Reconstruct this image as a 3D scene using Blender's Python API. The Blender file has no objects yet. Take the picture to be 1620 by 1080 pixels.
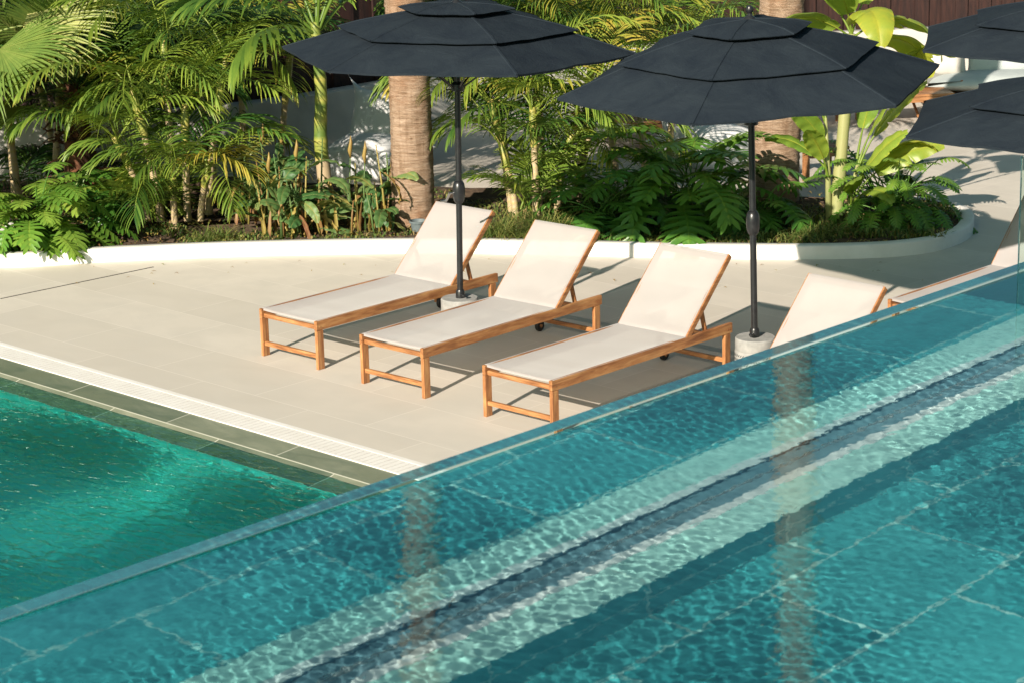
import bpy, bmesh, math, random
import numpy as np
from mathutils import Vector, Matrix
R = math.radians
scene = bpy.context.scene
COL = scene.collection

# ------------------------------------------------------------------ camera
CAM_H, PITCH, ROLL = 4.7466, R(15.019), R(1.4567)
cd = bpy.data.cameras.new("camera"); cam = bpy.data.objects.new("camera", cd); COL.objects.link(cam)
cd.sensor_width = 36.0; cd.lens = 36.0*3653.93/1620.0
cd.clip_start = 0.1; cd.clip_end = 500
c_, s_ = math.cos(PITCH), math.sin(PITCH)
Rv, Uv, Fv = Vector((1, 0, 0)), Vector((0, s_, c_)), Vector((0, c_, -s_))
right = math.cos(ROLL)*Rv - math.sin(ROLL)*Uv
up = math.sin(ROLL)*Rv + math.cos(ROLL)*Uv
m = Matrix((right, up, -Fv)).transposed().to_4x4(); m.translation = (0, 0, CAM_H)
cam.matrix_world = m
cd.dof.use_dof = True; cd.dof.focus_distance = 17.0; cd.dof.aperture_fstop = 7.1
scene.camera = cam

# ------------------------------------------------------------------ world, sun, exposure
SUN_EL, SUN_TRAVEL = R(25.3), R(61.2)          # the light travels towards this azimuth (from +X)
w = bpy.data.worlds.new("World"); scene.world = w; w.use_nodes = True
nt = w.node_tree
sky = nt.nodes.new("ShaderNodeTexSky"); sky.sky_type = 'NISHITA'; sky.sun_disc = False
sky.sun_elevation = SUN_EL
sun_az = SUN_TRAVEL + math.pi                  # where the sun stands
sky.sun_rotation = math.pi/2 - sun_az
sky.dust_density = 2.5; sky.ozone_density = 1.0
tint = nt.nodes.new("ShaderNodeMix"); tint.data_type = 'RGBA'; tint.blend_type = 'MULTIPLY'; tint.inputs[0].default_value = 1.0
tint.inputs[7].default_value = (0.80, 1.15, 1.04, 1)   # the slightly green cast of the shade
nt.links.new(sky.outputs[0], tint.inputs[6]); nt.links.new(tint.outputs[2], nt.nodes["Background"].inputs[0])
nt.nodes["Background"].inputs[1].default_value = 0.047
ld = bpy.data.lights.new("sun", 'SUN'); ld.energy = 5.0; ld.angle = R(0.5); ld.color = (1.0, 0.88, 0.75)
sun = bpy.data.objects.new("sun", ld); COL.objects.link(sun)
tv = Vector((math.cos(SUN_TRAVEL)*math.cos(SUN_EL), math.sin(SUN_TRAVEL)*math.cos(SUN_EL), -math.sin(SUN_EL)))
sun.rotation_euler = tv.to_track_quat('-Z', 'Y').to_euler()
ld.cycles.is_caustics_light = True
vs = scene.view_settings; vs.view_transform = 'Standard'; vs.look = 'None'; vs.gamma = 1.0; vs.use_curve_mapping = False
vs.exposure = 0.75
cy = scene.cycles
cy.use_denoising = True
cy.max_bounces = 12; cy.transparent_max_bounces = 16; cy.transmission_bounces = 10; cy.glossy_bounces = 6
cy.caustics_reflective = False; cy.caustics_refractive = True; cy.sample_clamp_indirect = 6.0

# ------------------------------------------------------------------ mesh helpers
class MB:
    """Collects vertices, faces, a per-vertex 'tint' and a per-face material slot; build() links them as ONE mesh object."""
    def __init__(s): s.v = []; s.f = []; s.t = []; s.mi = []
    def add(s, vs, fs, tint=0.5, mi=0):
        b = len(s.v); s.v += [tuple(p) for p in vs]
        s.t += list(tint) if hasattr(tint, '__len__') else [tint]*len(vs)
        s.f += [tuple(i+b for i in f) for f in fs]; s.mi += [mi]*len(fs)
    def box(s, x0, x1, y0, y1, z0, z1, tint=.5, mi=0, ch=0.0, M=None):
        if ch > 0:
            bm = bmesh.new(); bmesh.ops.create_cube(bm, size=1)
            for q in bm.verts:
                q.co = Vector(((x0+x1)/2+q.co.x*(x1-x0), (y0+y1)/2+q.co.y*(y1-y0), (z0+z1)/2+q.co.z*(z1-z0)))
            bmesh.ops.bevel(bm, geom=bm.edges[:]+bm.verts[:], offset=ch, segments=2, affect='EDGES', profile=.6)
            bm.verts.index_update()
            V = [q.co.copy() for q in bm.verts]; F = [tuple(q.index for q in fc.verts) for fc in bm.faces]; bm.free()
        else:
            V = [Vector((x, y, z)) for z in (z0, z1) for y in (y0, y1) for x in (x0, x1)]
            F = [(0, 2, 3, 1), (4, 5, 7, 6), (0, 1, 5, 4), (2, 6, 7, 3), (0, 4, 6, 2), (1, 3, 7, 5)]
        if M is not None: V = [M @ p for p in V]
        s.add(V, F, tint, mi)
    def tube(s, path, rad, n=8, tint=.5, mi=0, cap=True, ell=1.0):
        P = [Vector(p) for p in path]; k = len(P)
        if not hasattr(rad, '__len__'): rad = [rad]*k
        t0 = (P[1]-P[0]).normalized(); a = t0.orthogonal().normalized()
        V = []; tt = []
        for i in range(k):
            t = ((P[min(i+1, k-1)]-P[max(i-1, 0)])).normalized()
            a = (a - t*a.dot(t)).normalized(); b = t.cross(a)
            for j in range(n):
                an = 2*math.pi*j/n
                V.append(P[i]+rad[i]*(math.cos(an)*a+ell*math.sin(an)*b))
                tt.append(tint[i] if hasattr(tint, '__len__') else tint)
        F = [(i*n+j, i*n+(j+1) % n, (i+1)*n+(j+1) % n, (i+1)*n+j) for i in range(k-1) for j in range(n)]
        if cap: F += [tuple(range(n))[::-1], tuple((k-1)*n+j for j in range(n))]
        s.add(V, F, tt, mi)
    def lathe(s, prof, n=24, tint=.5, mi=0, c=(0, 0, 0), cap=True):
        V = [(c[0]+r*math.cos(2*math.pi*j/n), c[1]+r*math.sin(2*math.pi*j/n), c[2]+z) for r, z in prof for j in range(n)]
        k = len(prof)
        F = [(i*n+j, i*n+(j+1) % n, (i+1)*n+(j+1) % n, (i+1)*n+j) for i in range(k-1) for j in range(n)]
        if cap: F += [tuple(range(n))[::-1], tuple((k-1)*n+j for j in range(n))]
        s.add(V, F, tint, mi)
    def grid(s, pts, tint=.5, mi=0, flip=False):
        """pts[i][j] -> quads"""
        a, b = len(pts), len(pts[0]); V = [p for r in pts for p in r]
        F = [(i*b+j, (i+1)*b+j, (i+1)*b+j+1, i*b+j+1) for i in range(a-1) for j in range(b-1)]
        if flip: F = [f[::-1] for f in F]
        s.add(V, F, tint, mi)
    def build(s, name, mats, parent=None, smooth=False, sharp=None):
        me = bpy.data.meshes.new(name); me.from_pydata(s.v, [], s.f)
        if not isinstance(mats, (list, tuple)): mats = [mats]
        for q in mats: me.materials.append(q)
        if len(mats) > 1: me.polygons.foreach_set('material_index', s.mi)
        at = me.attributes.new('tint', 'FLOAT', 'POINT'); at.data.foreach_set('value', [float(x) for x in s.t])
        if smooth: me.polygons.foreach_set('use_smooth', [True]*len(me.polygons))
        me.update()
        if smooth and sharp: me.set_sharp_from_angle(angle=sharp)
        o = bpy.data.objects.new(name, me); COL.objects.link(o)
        if parent is not None: o.parent = parent
        return o

def tag(o, label=None, cat=None, group=None, kind=None):
    if label: o['label'] = label
    if cat: o['category'] = cat
    if group: o['group'] = group
    if kind: o['kind'] = kind
    return o
def thing(name, label, cat, loc=(0, 0, 0), rz=0.0, group=None):
    o = bpy.data.objects.new(name, None); COL.objects.link(o); o.empty_display_size = .1
    o.location = loc; o.rotation_euler = (0, 0, rz)
    return tag(o, label, cat, group)
def copy_tree(o, parent=None):
    c = o.copy(); COL.objects.link(c); c.parent = parent
    for ch in [q for q in bpy.data.objects if q.parent == o]: copy_tree(ch, c)
    return c
def structure(o): return tag(o, kind='structure')

# ------------------------------------------------------------------ material helpers
def new_mat(name):
    q = bpy.data.materials.new(name); q.use_nodes = True
    return q, q.node_tree, q.node_tree.nodes['Principled BSDF']
def N(nt, typ, **kw):
    n = nt.nodes.new(typ)
    for k, v in kw.items():
        if k.startswith('i_'):
            key = k[2:]; n.inputs[int(key) if key.isdigit() else key.replace('_', ' ')].default_value = v
        else: setattr(n, k, v)
    return n
def L(nt, a, b): nt.links.new(a, b)
def coords(nt, scale=(1, 1, 1), rot=(0, 0, 0), kind='Object'):
    tc = N(nt, 'ShaderNodeTexCoord'); mp = N(nt, 'ShaderNodeMapping')
    mp.inputs['Scale'].default_value = scale; mp.inputs['Rotation'].default_value = rot
    L(nt, tc.outputs[kind], mp.inputs[0]); return mp.outputs[0]
def ramp(nt, fac, stops):
    r = N(nt, 'ShaderNodeValToRGB'); e = r.color_ramp.elements
    while len(e) < len(stops): e.new(.5)
    for q, (p, c) in zip(e, stops): q.position = p; q.color = (*c, 1)
    L(nt, fac, r.inputs[0]); return r.outputs[0]
def mixc(nt, fac, a, b, mode='MIX'):
    x = N(nt, 'ShaderNodeMix', data_type='RGBA', blend_type=mode)
    for sock, val in ((x.inputs[0], fac), (x.inputs[6], a), (x.inputs[7], b)):
        if hasattr(val, 'links'): L(nt, val, sock)
        elif isinstance(val, (int, float)): sock.default_value = val
        else: sock.default_value = (*val, 1)
    return x.outputs[2]
def noise(nt, vec, scale, detail=4, rough=.6, dist=0):
    q = N(nt, 'ShaderNodeTexNoise', i_Scale=scale, i_Detail=detail, i_Roughness=rough, i_Distortion=dist)
    L(nt, vec, q.inputs['Vector']); return q.outputs['Fac']
def bump(nt, h, strength, dist, bsdf):
    b = N(nt, 'ShaderNodeBump', i_Strength=strength, i_Distance=dist); L(nt, h, b.inputs['Height'])
    L(nt, b.outputs[0], bsdf.inputs['Normal']); return b
def rough_mat(name, c1, c2, scale=6, rough=.7, bstr=.3, bdist=.004, stretch=(1, 1, 1), detail=6, spec=.4, lo=.35, hi=.65):
    q, nt, b = new_mat(name); v = coords(nt, stretch); f = noise(nt, v, scale, detail)
    L(nt, ramp(nt, f, [(lo, c1), (hi, c2)]), b.inputs['Base Color'])
    b.inputs['Roughness'].default_value = rough; b.inputs['Specular IOR Level'].default_value = spec
    if bstr: bump(nt, f, bstr, bdist, b)
    return q

def wood_mat(name, stretch, c1=(.19, .068, .026), c2=(.44, .195, .072), c3=(.66, .37, .155)):
    q, nt, b = new_mat(name); v = coords(nt, stretch)
    oi = N(nt, 'ShaderNodeObjectInfo'); ad = N(nt, 'ShaderNodeVectorMath', operation='ADD')
    sc = N(nt, 'ShaderNodeMath', operation='MULTIPLY'); sc.inputs[1].default_value = 37.0
    L(nt, oi.outputs['Random'], sc.inputs[0]); L(nt, v, ad.inputs[0]); L(nt, sc.outputs[0], ad.inputs[1])
    f = noise(nt, ad.outputs[0], 1.0, 8, .65, .6); g = noise(nt, ad.outputs[0], 4.0, 4, .7, .3)
    c = ramp(nt, f, [(.28, c1), (.5, c2), (.72, c3)])
    c = mixc(nt, .35, c, ramp(nt, g, [(.3, (.35, .25, .2)), (.7, (1, 1, 1))]), 'MULTIPLY')
    v2 = coords(nt, (1, 1, 1)); k = noise(nt, v2, 3.2, 2)
    c = mixc(nt, .5, c, ramp(nt, k, [(.32, (.45, .38, .34)), (.62, (1.0, 1.0, 1.0))]), 'MULTIPLY')
    L(nt, c, b.inputs['Base Color']); b.inputs['Roughness'].default_value = .45
    bump(nt, g, .25, .002, b); return q
WOOD_X = wood_mat('acacia_along', (3, 26, 26)); WOOD_Y = wood_mat('acacia_across', (26, 3, 26)); WOOD_Z = wood_mat('acacia_upright', (26, 26, 3))
TEAK = wood_mat('teak_slats', (3, 30, 30), (.18, .08, .03), (.42, .2, .08), (.55, .29, .13))

def leaf_mat(name, cols, trans=.35, rough=.42, tcol=None, spec=.45):
    """cols: ramp over the per-leaf tint"""
    q, nt, b = new_mat(name)
    at = N(nt, 'ShaderNodeAttribute', attribute_name='tint'); v = coords(nt)
    f = noise(nt, v, 9, 3); ma = N(nt, 'ShaderNodeMath', operation='MULTIPLY_ADD'); ma.inputs[1].default_value = .28; 
    sb = N(nt, 'ShaderNodeMath', operation='SUBTRACT'); sb.inputs[1].default_value = .14
    L(nt, f, ma.inputs[0]); L(nt, at.outputs['Fac'], ma.inputs[2]); L(nt, ma.outputs[0], sb.inputs[0])
    n = len(cols); c = ramp(nt, sb.outputs[0], [(i/(n-1), cc) for i, cc in enumerate(cols)])
    L(nt, c, b.inputs['Base Color']); b.inputs['Roughness'].default_value = rough; b.inputs['Specular IOR Level'].default_value = spec
    tr = N(nt, 'ShaderNodeBsdfTranslucent'); L(nt, mixc(nt, 1.0, c, (1.5, 1.35, .55), 'MULTIPLY'), tr.inputs[0])
    mx = N(nt, 'ShaderNodeMixShader'); mx.inputs[0].default_value = trans
    L(nt, b.outputs[0], mx.inputs[1]); L(nt, tr.outputs[0], mx.inputs[2])
    L(nt, mx.outputs[0], nt.nodes['Material Output'].inputs[0]); return q

LEAF_ARECA = leaf_mat('areca_leaflets', [(.008, .03, .008), (.03, .095, .018), (.12, .205, .03), (.23, .31, .042), (.38, .31, .05)], .22)
LEAF_FAN = leaf_mat('fan_leaf', [(.03, .08, .02), (.07, .16, .035), (.20, .28, .06), (.42, .42, .14), (.42, .30, .15)], .25)
LEAF_PHILO = leaf_mat('lobed_leaf', [(.015, .07, .014), (.04, .14, .022), (.10, .23, .03), (.22, .33, .05), (.36, .38, .08)], .25, .36)
LEAF_BANANA = leaf_mat('paddle_leaf', [(.05, .13, .02), (.13, .24, .035), (.26, .36, .05), (.45, .44, .05), (.42, .27, .10)], .38, .38)
LEAF_CANNA = leaf_mat('canna_leaf', [(.02, .07, .02), (.05, .13, .035), (.14, .22, .07), (.40, .30, .08), (.22, .10, .05)], .25, .5)
LEAF_GRASS = leaf_mat('ground_cover_leaf', [(.02, .05, .012), (.06, .12, .025), (.14, .2, .045), (.28, .27, .08), (.30, .20, .10)], .25, .55)

CANVAS = None
def canvas_mat():
    q, nt, b = new_mat('black_canvas'); v = coords(nt)
    f = noise(nt, v, 3.2, 7, .68, .5); wv = N(nt, 'ShaderNodeTexNoise', i_Scale=420.0, i_Detail=2); L(nt, v, wv.inputs['Vector'])
    c = ramp(nt, f, [(.3, (.012, .018, .027)), (.7, (.023, .032, .041))])
    c = mixc(nt, .35, c, ramp(nt, wv.outputs['Fac'], [(.35, (.4, .4, .4)), (.65, (1.3, 1.3, 1.3))]), 'MULTIPLY')
    L(nt, c, b.inputs['Base Color']); b.inputs['Roughness'].default_value = .85; b.inputs['Specular IOR Level'].default_value = .12
    bump(nt, f, .6, .03, b); return q
CANVAS = canvas_mat()
BLACK_METAL = rough_mat('black_powder_coat', (.012, .013, .015), (.02, .021, .023), 30, .32, .05, .001, spec=.5)
POT = rough_mat('grey_plastic', (.10, .13, .14), (.15, .18, .19), 12, .6, .1, .002)
STEEL = rough_mat('brushed_steel', (.45, .45, .44), (.6, .6, .6), 20, .3, .05, .001); STEEL.node_tree.nodes['Principled BSDF'].inputs['Metallic'].default_value = 1.0
CONCRETE = rough_mat('grey_cast_concrete', (.25, .25, .24), (.35, .345, .33), 14, .85, .3, .003)
PLASTER = rough_mat('white_plaster', (.70, .68, .64), (.80, .78, .75), 3, .85, .15, .003)
SOIL = rough_mat('dark_soil', (.035, .022, .014), (.12, .08, .05), 9, .95, .9, .03, detail=10)
RUBBER = rough_mat('black_rubber', (.012, .011, .011), (.025, .022, .02), 20, .6, .1, .001)
def sling_mat():
    q, nt, b = new_mat('cream_sling'); v = coords(nt)
    f = noise(nt, v, 3.5, 3); wv = N(nt, 'ShaderNodeTexNoise', i_Scale=500.0, i_Detail=1); L(nt, v, wv.inputs['Vector'])
    c = ramp(nt, f, [(.3, (.46, .435, .425)), (.7, (.49, .465, .455))])
    L(nt, c, b.inputs['Base Color']); b.inputs['Roughness'].default_value = .8; b.inputs['Specular IOR Level'].default_value = .2
    bump(nt, wv.outputs['Fac'], .12, .001, b); b.inputs['Sheen Weight'].default_value = .45; b.inputs['Sheen Roughness'].default_value = .45
    tr = N(nt, 'ShaderNodeBsdfTranslucent'); tr.inputs[0].default_value = (.5, .46, .42, 1)
    tp = N(nt, 'ShaderNodeBsdfTransparent'); m1 = N(nt, 'ShaderNodeMixShader'); m2 = N(nt, 'ShaderNodeMixShader')
    m1.inputs[0].default_value = .22; m2.inputs[0].default_value = .10
    L(nt, b.outputs[0], m1.inputs[1]); L(nt, tr.outputs[0], m1.inputs[2]); L(nt, m1.outputs[0], m2.inputs[1]); L(nt, tp.outputs[0], m2.inputs[2])
    L(nt, m2.outputs[0], nt.nodes['Material Output'].inputs[0]); return q
SLING = sling_mat()
def glass_mat(name, col, ior, rough=0.0, ripple=None):
    q = bpy.data.materials.new(name); q.use_nodes = True; nt = q.node_tree; nt.nodes.clear()
    g = N(nt, 'ShaderNodeBsdfGlass'); g.inputs['Roughness'].default_value = rough; g.inputs['IOR'].default_value = ior; g.inputs['Color'].default_value = (*col, 1)
    o = N(nt, 'ShaderNodeOutputMaterial'); L(nt, g.outputs[0], o.inputs[0])
    if ripple:
        sx, sy, rot, dist = ripple; v = coords(nt, (sx, sy, 1), (0, 0, rot)); f = noise(nt, v, 1.0, 2, .4, .5)
        bm_ = N(nt, 'ShaderNodeBump', i_Strength=1.0, i_Distance=dist); L(nt, f, bm_.inputs['Height']); L(nt, bm_.outputs[0], g.inputs['Normal'])
    return q
WATER_UP = glass_mat('clear_water', (.88, 1.0, 1.0), 1.333, 0.0, (16, 26, R(20), .00045))
WATER_LOW = glass_mat('green_water', (.68, 1.0, .98), 1.333, 0.0, (7, 14, R(-15), .019))
ACRYLIC = glass_mat('clear_acrylic', (.80, .93, .95), 1.333)

def rim_tone_mat(name, col, mixf, rough):
    q, nt, b = new_mat(name); b.inputs['Base Color'].default_value = (*col, 1); b.inputs['Roughness'].default_value = .6
    g = N(nt, 'ShaderNodeBsdfGlass'); g.inputs['Roughness'].default_value = rough; g.inputs['IOR'].default_value = 1.49; g.inputs['Color'].default_value = (.75, .9, .93, 1)
    n_ = noise(nt, coords(nt, (1.2, 9, 1)), 1.0, 6, .7); f = ramp(nt, n_, [(.3, (mixf*.7,)*3), (.7, (mixf*1.3,)*3)])
    mx = N(nt, 'ShaderNodeMixShader'); L(nt, f, mx.inputs[0]); L(nt, g.outputs[0], mx.inputs[1]); L(nt, b.outputs[0], mx.inputs[2]); L(nt, mx.outputs[0], nt.nodes['Material Output'].inputs[0]); return q
RIM_SKY = rim_tone_mat('wet_edge_sky_tone', (.22, .40, .49), .13, .05); RIM_GLINT = rim_tone_mat('arris_glint_tone', (.4, .6, .68), .22, .10)  # pale blue mixed in paints sky reflection on the rim, glint on the arris
def tile_mat(name, c1, c2, grout, bw, rh, mortar, vein=(1.5, 5), rough=.6, offset=.5, bstr=.12, plane='XY', vcol=None):
    q, nt, b = new_mat(name)
    rot = (0, 0, 0) if plane == 'XY' else (R(90), 0, 0)
    v = coords(nt, (1, 1, 1), rot)
    br = N(nt, 'ShaderNodeTexBrick', offset=offset, i_Scale=1.0, i_Mortar_Size=mortar, i_Mortar_Smooth=.1, i_Bias=0.0, i_Brick_Width=bw, i_Row_Height=rh)
    br.inputs['Color1'].default_value = (0, 0, 0, 1); br.inputs['Color2'].default_value = (1, 1, 1, 1); br.inputs['Mortar'].default_value = (.5, .5, .5, 1)
    L(nt, v, br.inputs['Vector'])
    f = noise(nt, coords(nt, (vein[0], vein[1], vein[0])), 1.0, 8, .6, .8)
    k = N(nt, 'ShaderNodeMix', data_type='RGBA'); k.inputs[0].default_value = .35
    L(nt, f, k.inputs[6]); L(nt, br.outputs['Color'], k.inputs[7])
    c = ramp(nt, k.outputs[2], [(.25, c1), (.72, c2)])
    if vcol:
        g = noise(nt, coords(nt, (1, 1, 1)), 2.3, 5); c = mixc(nt, ramp(nt, g, [(.45, (0, 0, 0)), (.75, (1, 1, 1))]), c, vcol)
    c = mixc(nt, br.outputs['Fac'], c, grout)
    L(nt, c, b.inputs['Base Color']); b.inputs['Roughness'].default_value = rough
    if bstr: bump(nt, f, bstr, .004, b)
    return q

# ------------------------------------------------------------------ setting: ground, terraces, pools
rng = np.random.default_rng(7); random.seed(11)
EA = R(-44.3)                                    # lower pool edge direction; local x = along the edge, local y = away from the pool
P0 = Vector((-4.044, 17.606, 0))
DECK = tile_mat('pale_porcelain', (.545, .50, .43), (.645, .595, .52), (.70, .65, .58), 1.2, .6, .0035, (1.2, 2.2), .62, .5, .06, 'XY', (.56, .52, .455))
def local(o): o.location = P0; o.rotation_euler = (0, 0, EA); return o
b = MB(); b.box(-30, 60, .27, 60, -.3, 0); local(structure(b.build('deck', DECK)))
b = MB(); b.box(-30, 60, .262, .27, -.3, .002); 
b.box(-30, 60, .0, .262, -.3, -.045, mi=1)       # drain channel under the grate
local(structure(b.build('drain_channel', [PLASTER, CONCRETE])))
b = MB(); b.add([(-300, -300, -2.2), (300, -300, -2.2), (300, 400, -2.2), (-300, 400, -2.2)], [(0, 1, 2, 3)])
structure(b.build('ground', rough_mat('dry_ground', (.2, .17, .12), (.3, .26, .2), .5, .9, .2)))

SLATE = tile_mat('green_slate_tile', (.09, .12, .08), (.26, .27, .19), (.46, .46, .37), 1.2, .222, .006, (3, 9), .38, .5, .5, 'XY', (.15, .17, .11))
SLATE_W = tile_mat('green_slate_wall', (.06, .66, .55), (.13, .84, .74), (.3, .7, .6), .60, .3, .006, (3, 9), .5, .5, .2, 'XZ')
SLATE_F = tile_mat('green_slate_floor', (.06, .70, .60), (.14, .88, .80), (.3, .7, .6), .9, .6, .008, (1.5, 3), .6, .5, .1)
LX0, LX1, LY1 = -9.0, 9.1, -6.4
b = MB()
b.add([(LX0, 0, 0), (LX1, 0, 0), (LX1, -.22, -.016), (LX0, -.22, -.016), (LX0, -.44, -.085), (LX1, -.44, -.085)], [(1, 0, 3, 2), (2, 3, 4, 5)])
b.add([(LX0, 0, 0), (LX1, 0, 0), (LX1, 0, -.3), (LX0, 0, -.3)], [(0, 1, 2, 3)])
cop = local(structure(b.build('pool_coping', SLATE)))
b = MB(); b.add([(LX0, -.44, -.085), (LX1, -.44, -.085), (LX1, -.44, -1.35), (LX0, -.44, -1.35)], [(0, 1, 2, 3)])
b.add([(LX0, LY1, .1), (LX1, LY1, .1), (LX1, LY1, -1.35), (LX0, LY1, -1.35)], [(3, 2, 1, 0)])
b.add([(LX0, LY1, .1), (LX0, 0, .1), (LX0, 0, -1.35), (LX0, LY1, -1.35)], [(0, 1, 2, 3)])
b.add([(LX1, LY1, .1), (LX1, 0, -.002), (LX1, 0, -1.35), (LX1, LY1, -1.35)], [(3, 2, 1, 0)])
lw = local(structure(b.build('lower_pool_wall', SLATE_W)))
b = MB(); b.add([(LX0, LY1, -1.35), (LX1, LY1, -1.35), (LX1, -.44, -1.35), (LX0, -.44, -1.35)], [(0, 1, 2, 3)])
lf = local(structure(b.build('lower_pool_floor', SLATE_F)))

def water_surface(name, x0, x1, y0, y1, z, cell, mat, waves, calm=None):
    """a rippled sheet: real displaced geometry"""
    nx, ny = int((x1-x0)/cell)+1, int((y1-y0)/cell)+1
    X, Y = np.meshgrid(np.linspace(x0, x1, nx), np.linspace(y0, y1, ny), indexing='ij'); Z = np.zeros_like(X)
    mod = np.zeros_like(X)
    for k in range(5):
        th = rng.uniform(0, 6.28); kk = 6.28/rng.uniform(1.2, 4); mod += np.sin(kk*(X*np.cos(th)+Y*np.sin(th))+rng.uniform(0, 6.28))
    mod = np.clip(.75+.34*mod, .12, 1.7)
    for n_, lo, hi, slope, th0, spread in waves:
        for k in range(n_):
            lam = math.exp(rng.uniform(math.log(lo), math.log(hi))); th = th0+rng.normal(0, spread); kk = 2*math.pi/lam
            ph = kk*(X*math.cos(th)+Y*math.sin(th))+rng.uniform(0, 6.28)
            Z += mod*slope*lam/(2*math.pi)*math.sqrt(2/n_)*(np.sin(ph)+.18*np.cos(2*ph))
    if calm is not None: Z *= calm(X, Y)
    V = np.stack([X, Y, Z+z], -1).reshape(-1, 3)
    i = np.arange(nx*ny).reshape(nx, ny)
    F = np.stack([i[:-1, :-1], i[1:, :-1], i[1:, 1:], i[:-1, 1:]], -1).reshape(-1, 4)
    me = bpy.data.meshes.new(name); me.from_pydata(V.tolist(), [], F.tolist()); me.materials.append(mat)
    me.polygons.foreach_set('use_smooth', [True]*len(me.polygons)); me.update()
    o = bpy.data.objects.new(name, me); COL.objects.link(o); o.cycles.is_caustics_caster = True
    return structure(o)
local(water_surface('lower_pool_water', -1.2, LX1, LY1, -.225, -.03, .0145, WATER_LOW,
      [(70, .055, .14, .070, R(72), .55), (30, .14, .5, .042, R(62), .55), (10, .8, 2.0, .012, R(60), .5)],
      lambda X, Y: np.clip((-.225-Y)/.5, .12, 1)))
b = MB(); b.add([(LX0, LY1, -.03), (-1.2, LY1, -.03), (-1.2, -.225, -.03), (LX0, -.225, -.03)], [(0, 1, 2, 3)])
o = local(structure(b.build('lower_pool_water', WATER_LOW))); o.cycles.is_caustics_caster = True

b = MB(); b.box(1.2, 1.2+.012, 1.6, 3.2, 0, .003); o = structure(b.build('deck_joint', RUBBER)); o.location = (-4.447, 19.551, 0); o.rotation_euler = (0, 0, R(42.6)-R(90)); o.data.transform(Matrix.Translation((-1.2, -1.6, 0)))
# slatted overflow grate
b = MB()
b.box(-9, 9, .212, .258, -.045, .006, ch=.003); b.box(-9, 9, .002, .020, -.045, .005)
x = -9.0
while x < 9:
    b.box(x, x+.049, .020, .212, -.02, .0045); x += .0555
local(tag(b.build('overflow_grate', rough_mat('white_grating', (.74, .71, .66), (.80, .78, .74), 4, .6, .05)),
     'long white slatted overflow grate between pale deck and green stone coping', 'drain grate'))

# upper pool: local x along the clear wall, local y outwards (towards the deck)
UA, UO = R(46.2), Vector((-1.62, 6.76, 0))
def ulocal(o): o.location = UO; o.rotation_euler = (0, 0, UA); return o
ZW, TH, LEDGE, LZ, FZ = 2.10, .085, .275, 2.10-1.62, 2.10-1.62-.30
UX0, UX1, UYN = -3.5, 11.5, -5.0
b = MB(); zt = ZW+.012                           # clear panel; its inner side is wetted by the water, so it has no face there
b.add([(UX0, -TH, ZW), (UX1, -TH, ZW), (UX1, -TH, zt-.003), (UX0, -TH, zt-.003), (UX0, -TH+.003, zt), (UX1, -TH+.003, zt), (UX1, -.006, zt), (UX0, -.006, zt),
       (UX0, 0, zt-.006), (UX1, 0, zt-.006), (UX1, 0, LZ-.022), (UX0, 0, LZ-.022)],
      [q[::-1] for q in ((1, 0, 3, 2), (2, 3, 4, 5), (5, 4, 7, 6), (6, 7, 8, 9), (9, 8, 11, 10))])
b.mi[2] = 1; b.mi[1] = 2; b.mi[3] = 2
aw = ulocal(tag(b.build('acrylic_wall', [ACRYLIC, RIM_SKY, RIM_GLINT]), 'long clear acrylic wall holding back the raised pool along its far edge', 'pool wall'))
ulocal(water_surface('upper_pool_water', UX0, UX1, UYN, -TH, ZW, .0112, WATER_UP,
      [(80, .036, .08, .0062, R(200), 1.0), (30, .08, .3, .0026, R(200), .9), (8, .8, 2.5, .002, R(190), .6)],
      lambda X, Y: np.clip((-TH-Y)/.25, 0, 1)))
POOL_F = tile_mat('teal_stone_tile', (.03, .32, .36), (.09, .52, .56), (.38, .70, .68), .90, .585, .008, (2, 4), .5, .5, .1)
POOL_R = tile_mat('teal_stone_riser', (.05, .36, .42), (.09, .48, .54), (.5, .7, .7), .90, .155, .008, (2, 4), .5, 0.0, .1, 'XZ')
POOL_L = tile_mat('pale_stone_ledge', (.46, .84, .78), (.60, .92, .86), (.52, .78, .72), .90, .60, .006, (3, 5), .5, 0.0, .2)
G = .008                                         # slot at the foot of the panel
b = MB(); yl = -TH-LEDGE
b.add([(UX0, yl, LZ), (UX1, yl, LZ), (UX1, -TH-G-.055, LZ), (UX0, -TH-G-.055, LZ)], [(0, 1, 2, 3)])
lg = ulocal(structure(b.build('pool_ledge', POOL_L)))
b = MB(); b.box(UX0, UX1, -TH-G-.055, -TH-G, LZ-.02, LZ+.008, ch=.002)
wl = ulocal(structure(b.build('pool_ledge_trim', rough_mat('sunlit_lip_white', (.90, .92, .93), (.96, .97, .97), 9, .6))))  # white colour stands in for sun catching the lip of the slot
b = MB(); b.add([(UX0, -TH-G, LZ), (UX1, -TH-G, LZ), (UX1, -TH-G, LZ-.022), (UX0, -TH-G, LZ-.022), (UX0, 0, LZ-.022), (UX1, 0, LZ-.022)], [(0, 1, 2, 3), (3, 2, 5, 4)])
b.box(UX0, UX1, -.006, -.002, LZ-.021, LZ-.004, mi=1)
sl = ulocal(structure(b.build('pool_ledge_slot', [rough_mat('shade_dark_slot', (.17, .31, .38), (.23, .38, .45), 8, .6), rough_mat('pale_sealant', (.4, .46, .48), (.5, .55, .56), 8, .6)])))  # dark slot colour stands in for the shade inside the recess
b = MB(); b.add([(UX0, yl, FZ), (UX1, yl, FZ), (UX1, yl, LZ), (UX0, yl, LZ)], [(0, 1, 2, 3)])
rs = ulocal(structure(b.build('pool_riser', POOL_R)))
rs.data.transform(Matrix.Translation((0, 0, -FZ))); rs.location.z = FZ
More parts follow.
